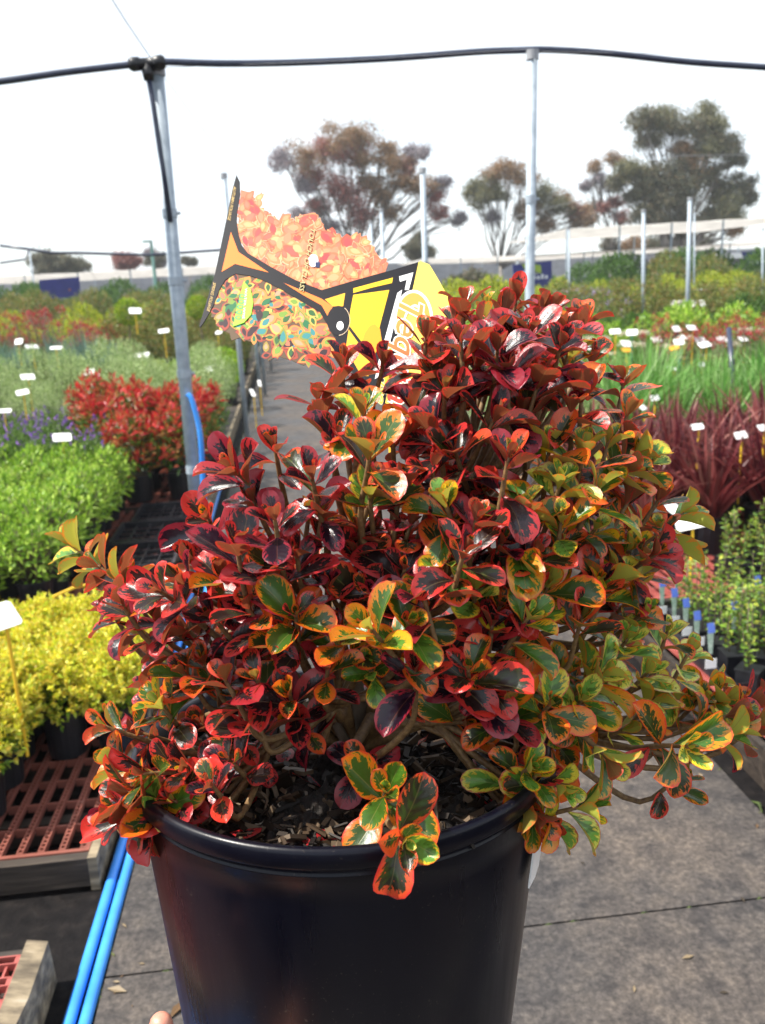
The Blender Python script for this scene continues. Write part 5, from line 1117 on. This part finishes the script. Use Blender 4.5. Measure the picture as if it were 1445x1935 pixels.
tree('thin pale gum tree between the slender and the big dark one', (1150, 500), 58, [(1120, 315, 13, 'b'), (1160, 300, 15, 'b'), (1130, 335, 12, 'l'), (1150, 350, 14, 'l'), (1110, 350, 12, 'l'), (1165, 380, 14, 'r'), (1140, 390, 14, 'r'), (1175, 410, 16, 'r')], .7, .15, .12, PAL, seed=6)
tree('tall dark gum tree behind the raised canopy', (1290, 500), 54, [(1215, 230, 24, 'd'), (1245, 225, 26, 'g'), (1275, 235, 24, 'd'), (1225, 265, 20, 'd'), (1330, 215, 22, 'g'), (1320, 245, 28, 'd'), (1355, 235, 22, 'g'), (1340, 280, 28, 'g'), (1375, 270, 22, 'd'), (1385, 300, 20, 'd'), (1190, 320, 24, 'g'), (1170, 345, 20, 'd'), (1220, 335, 28, 'd'), (1260, 330, 30, 'd'), (1295, 310, 26, 'b'), (1300, 350, 30, 'd'), (1240, 370, 28, 'd'), (1280, 385, 28, 'd'), (1340, 330, 24, 'd'), (1400, 345, 20, 'd'), (1408, 375, 18, 'd'), (1370, 385, 26, 'g'), (1345, 410, 24, 'd'), (1380, 410, 22, 'g'), (1220, 400, 24, 'd'), (1300, 420, 26, 'd'), (1385, 430, 18, 'b'), (1250, 420, 24, 'd'), (1200, 365, 20, 'd'), (1290, 280, 18, 'b'), (1355, 360, 20, 'd')], 1.15, .17, .3, PAL, seed=8)
tree('small dark conifer-like tree behind the plant tag corner', (790, 520), 58, [(790, 455, 14, 'd'), (778, 470, 14, 'd'), (800, 475, 16, 'd'), (788, 487, 16, 'd')], 1.6, .16, .1, PAL, seed=9, group='far low trees')
tree('spreading dark tree above the left canopy', (110, 560), 66, [(70, 490, 14, 'd'), (90, 485, 16, 'd'), (110, 495, 16, 'd'), (130, 500, 18, 'd'), (150, 503, 16, 'd'), (80, 508, 16, 'd'), (115, 512, 16, 'd')], 1.4, .16, .16, PAL, seed=10, group='far low trees')
tree('round reddish far tree left of the lamp post', (238, 560), 66, [(225, 488, 12, 'r'), (245, 490, 13, 'r'), (256, 494, 10, 'r'), (232, 497, 12, 'r')], 1.5, .15, .14, PAL, seed=11, group='far low trees')
tree('round grey far tree at the lamp post', (290, 560), 66, [(285, 480, 11, 'l'), (298, 483, 12, 'd'), (290, 493, 13, 'd'), (302, 497, 9, 'l')], 1.5, .15, .14, PAL, seed=12, group='far low trees')
tree('small far tree right of the lamp post', (358, 560), 70, [(352, 492, 8, 'd'), (364, 494, 8, 'd')], 1.5, .14, .1, PAL, seed=13, group='far low trees')
tree('dark far tree under the right canopies', (1240, 520), 64, [(1150, 460, 18, 'd'), (1190, 462, 18, 'b'), (1240, 460, 18, 'd'), (1290, 458, 18, 'd'), (1330, 455, 16, 'd')], 1.2, .16, .14, PAL, seed=14, group='far low trees')
tree('bushy palm-like tree left of the navy banner', (890, 590), 36, [(862, 535, 14, 'd'), (890, 528, 16, 'd'), (915, 532, 14, 'g')], 1.5, .16, .08, PAL, seed=15, group='far low trees')

# ------------------------------------------------------------------ thin haze volume, added to pale the distance like lens flare
hz = MB(); hz.box(-410, 410, -410, 410, -1, 32)
hm = bpy.data.materials.new('haze'); hm.use_nodes = True; hm.node_tree.nodes.clear()
ho = N(hm.node_tree, 'ShaderNodeOutputMaterial'); hv = N(hm.node_tree, 'ShaderNodeVolumePrincipled'); hv.inputs['Color'].default_value = (.9, .95, 1, 1); hv.inputs['Density'].default_value = .0009
hm.node_tree.links.new(hv.outputs[0], ho.inputs['Volume']); hzo = hz.build('haze', hm); hzo['kind'] = 'stuff'
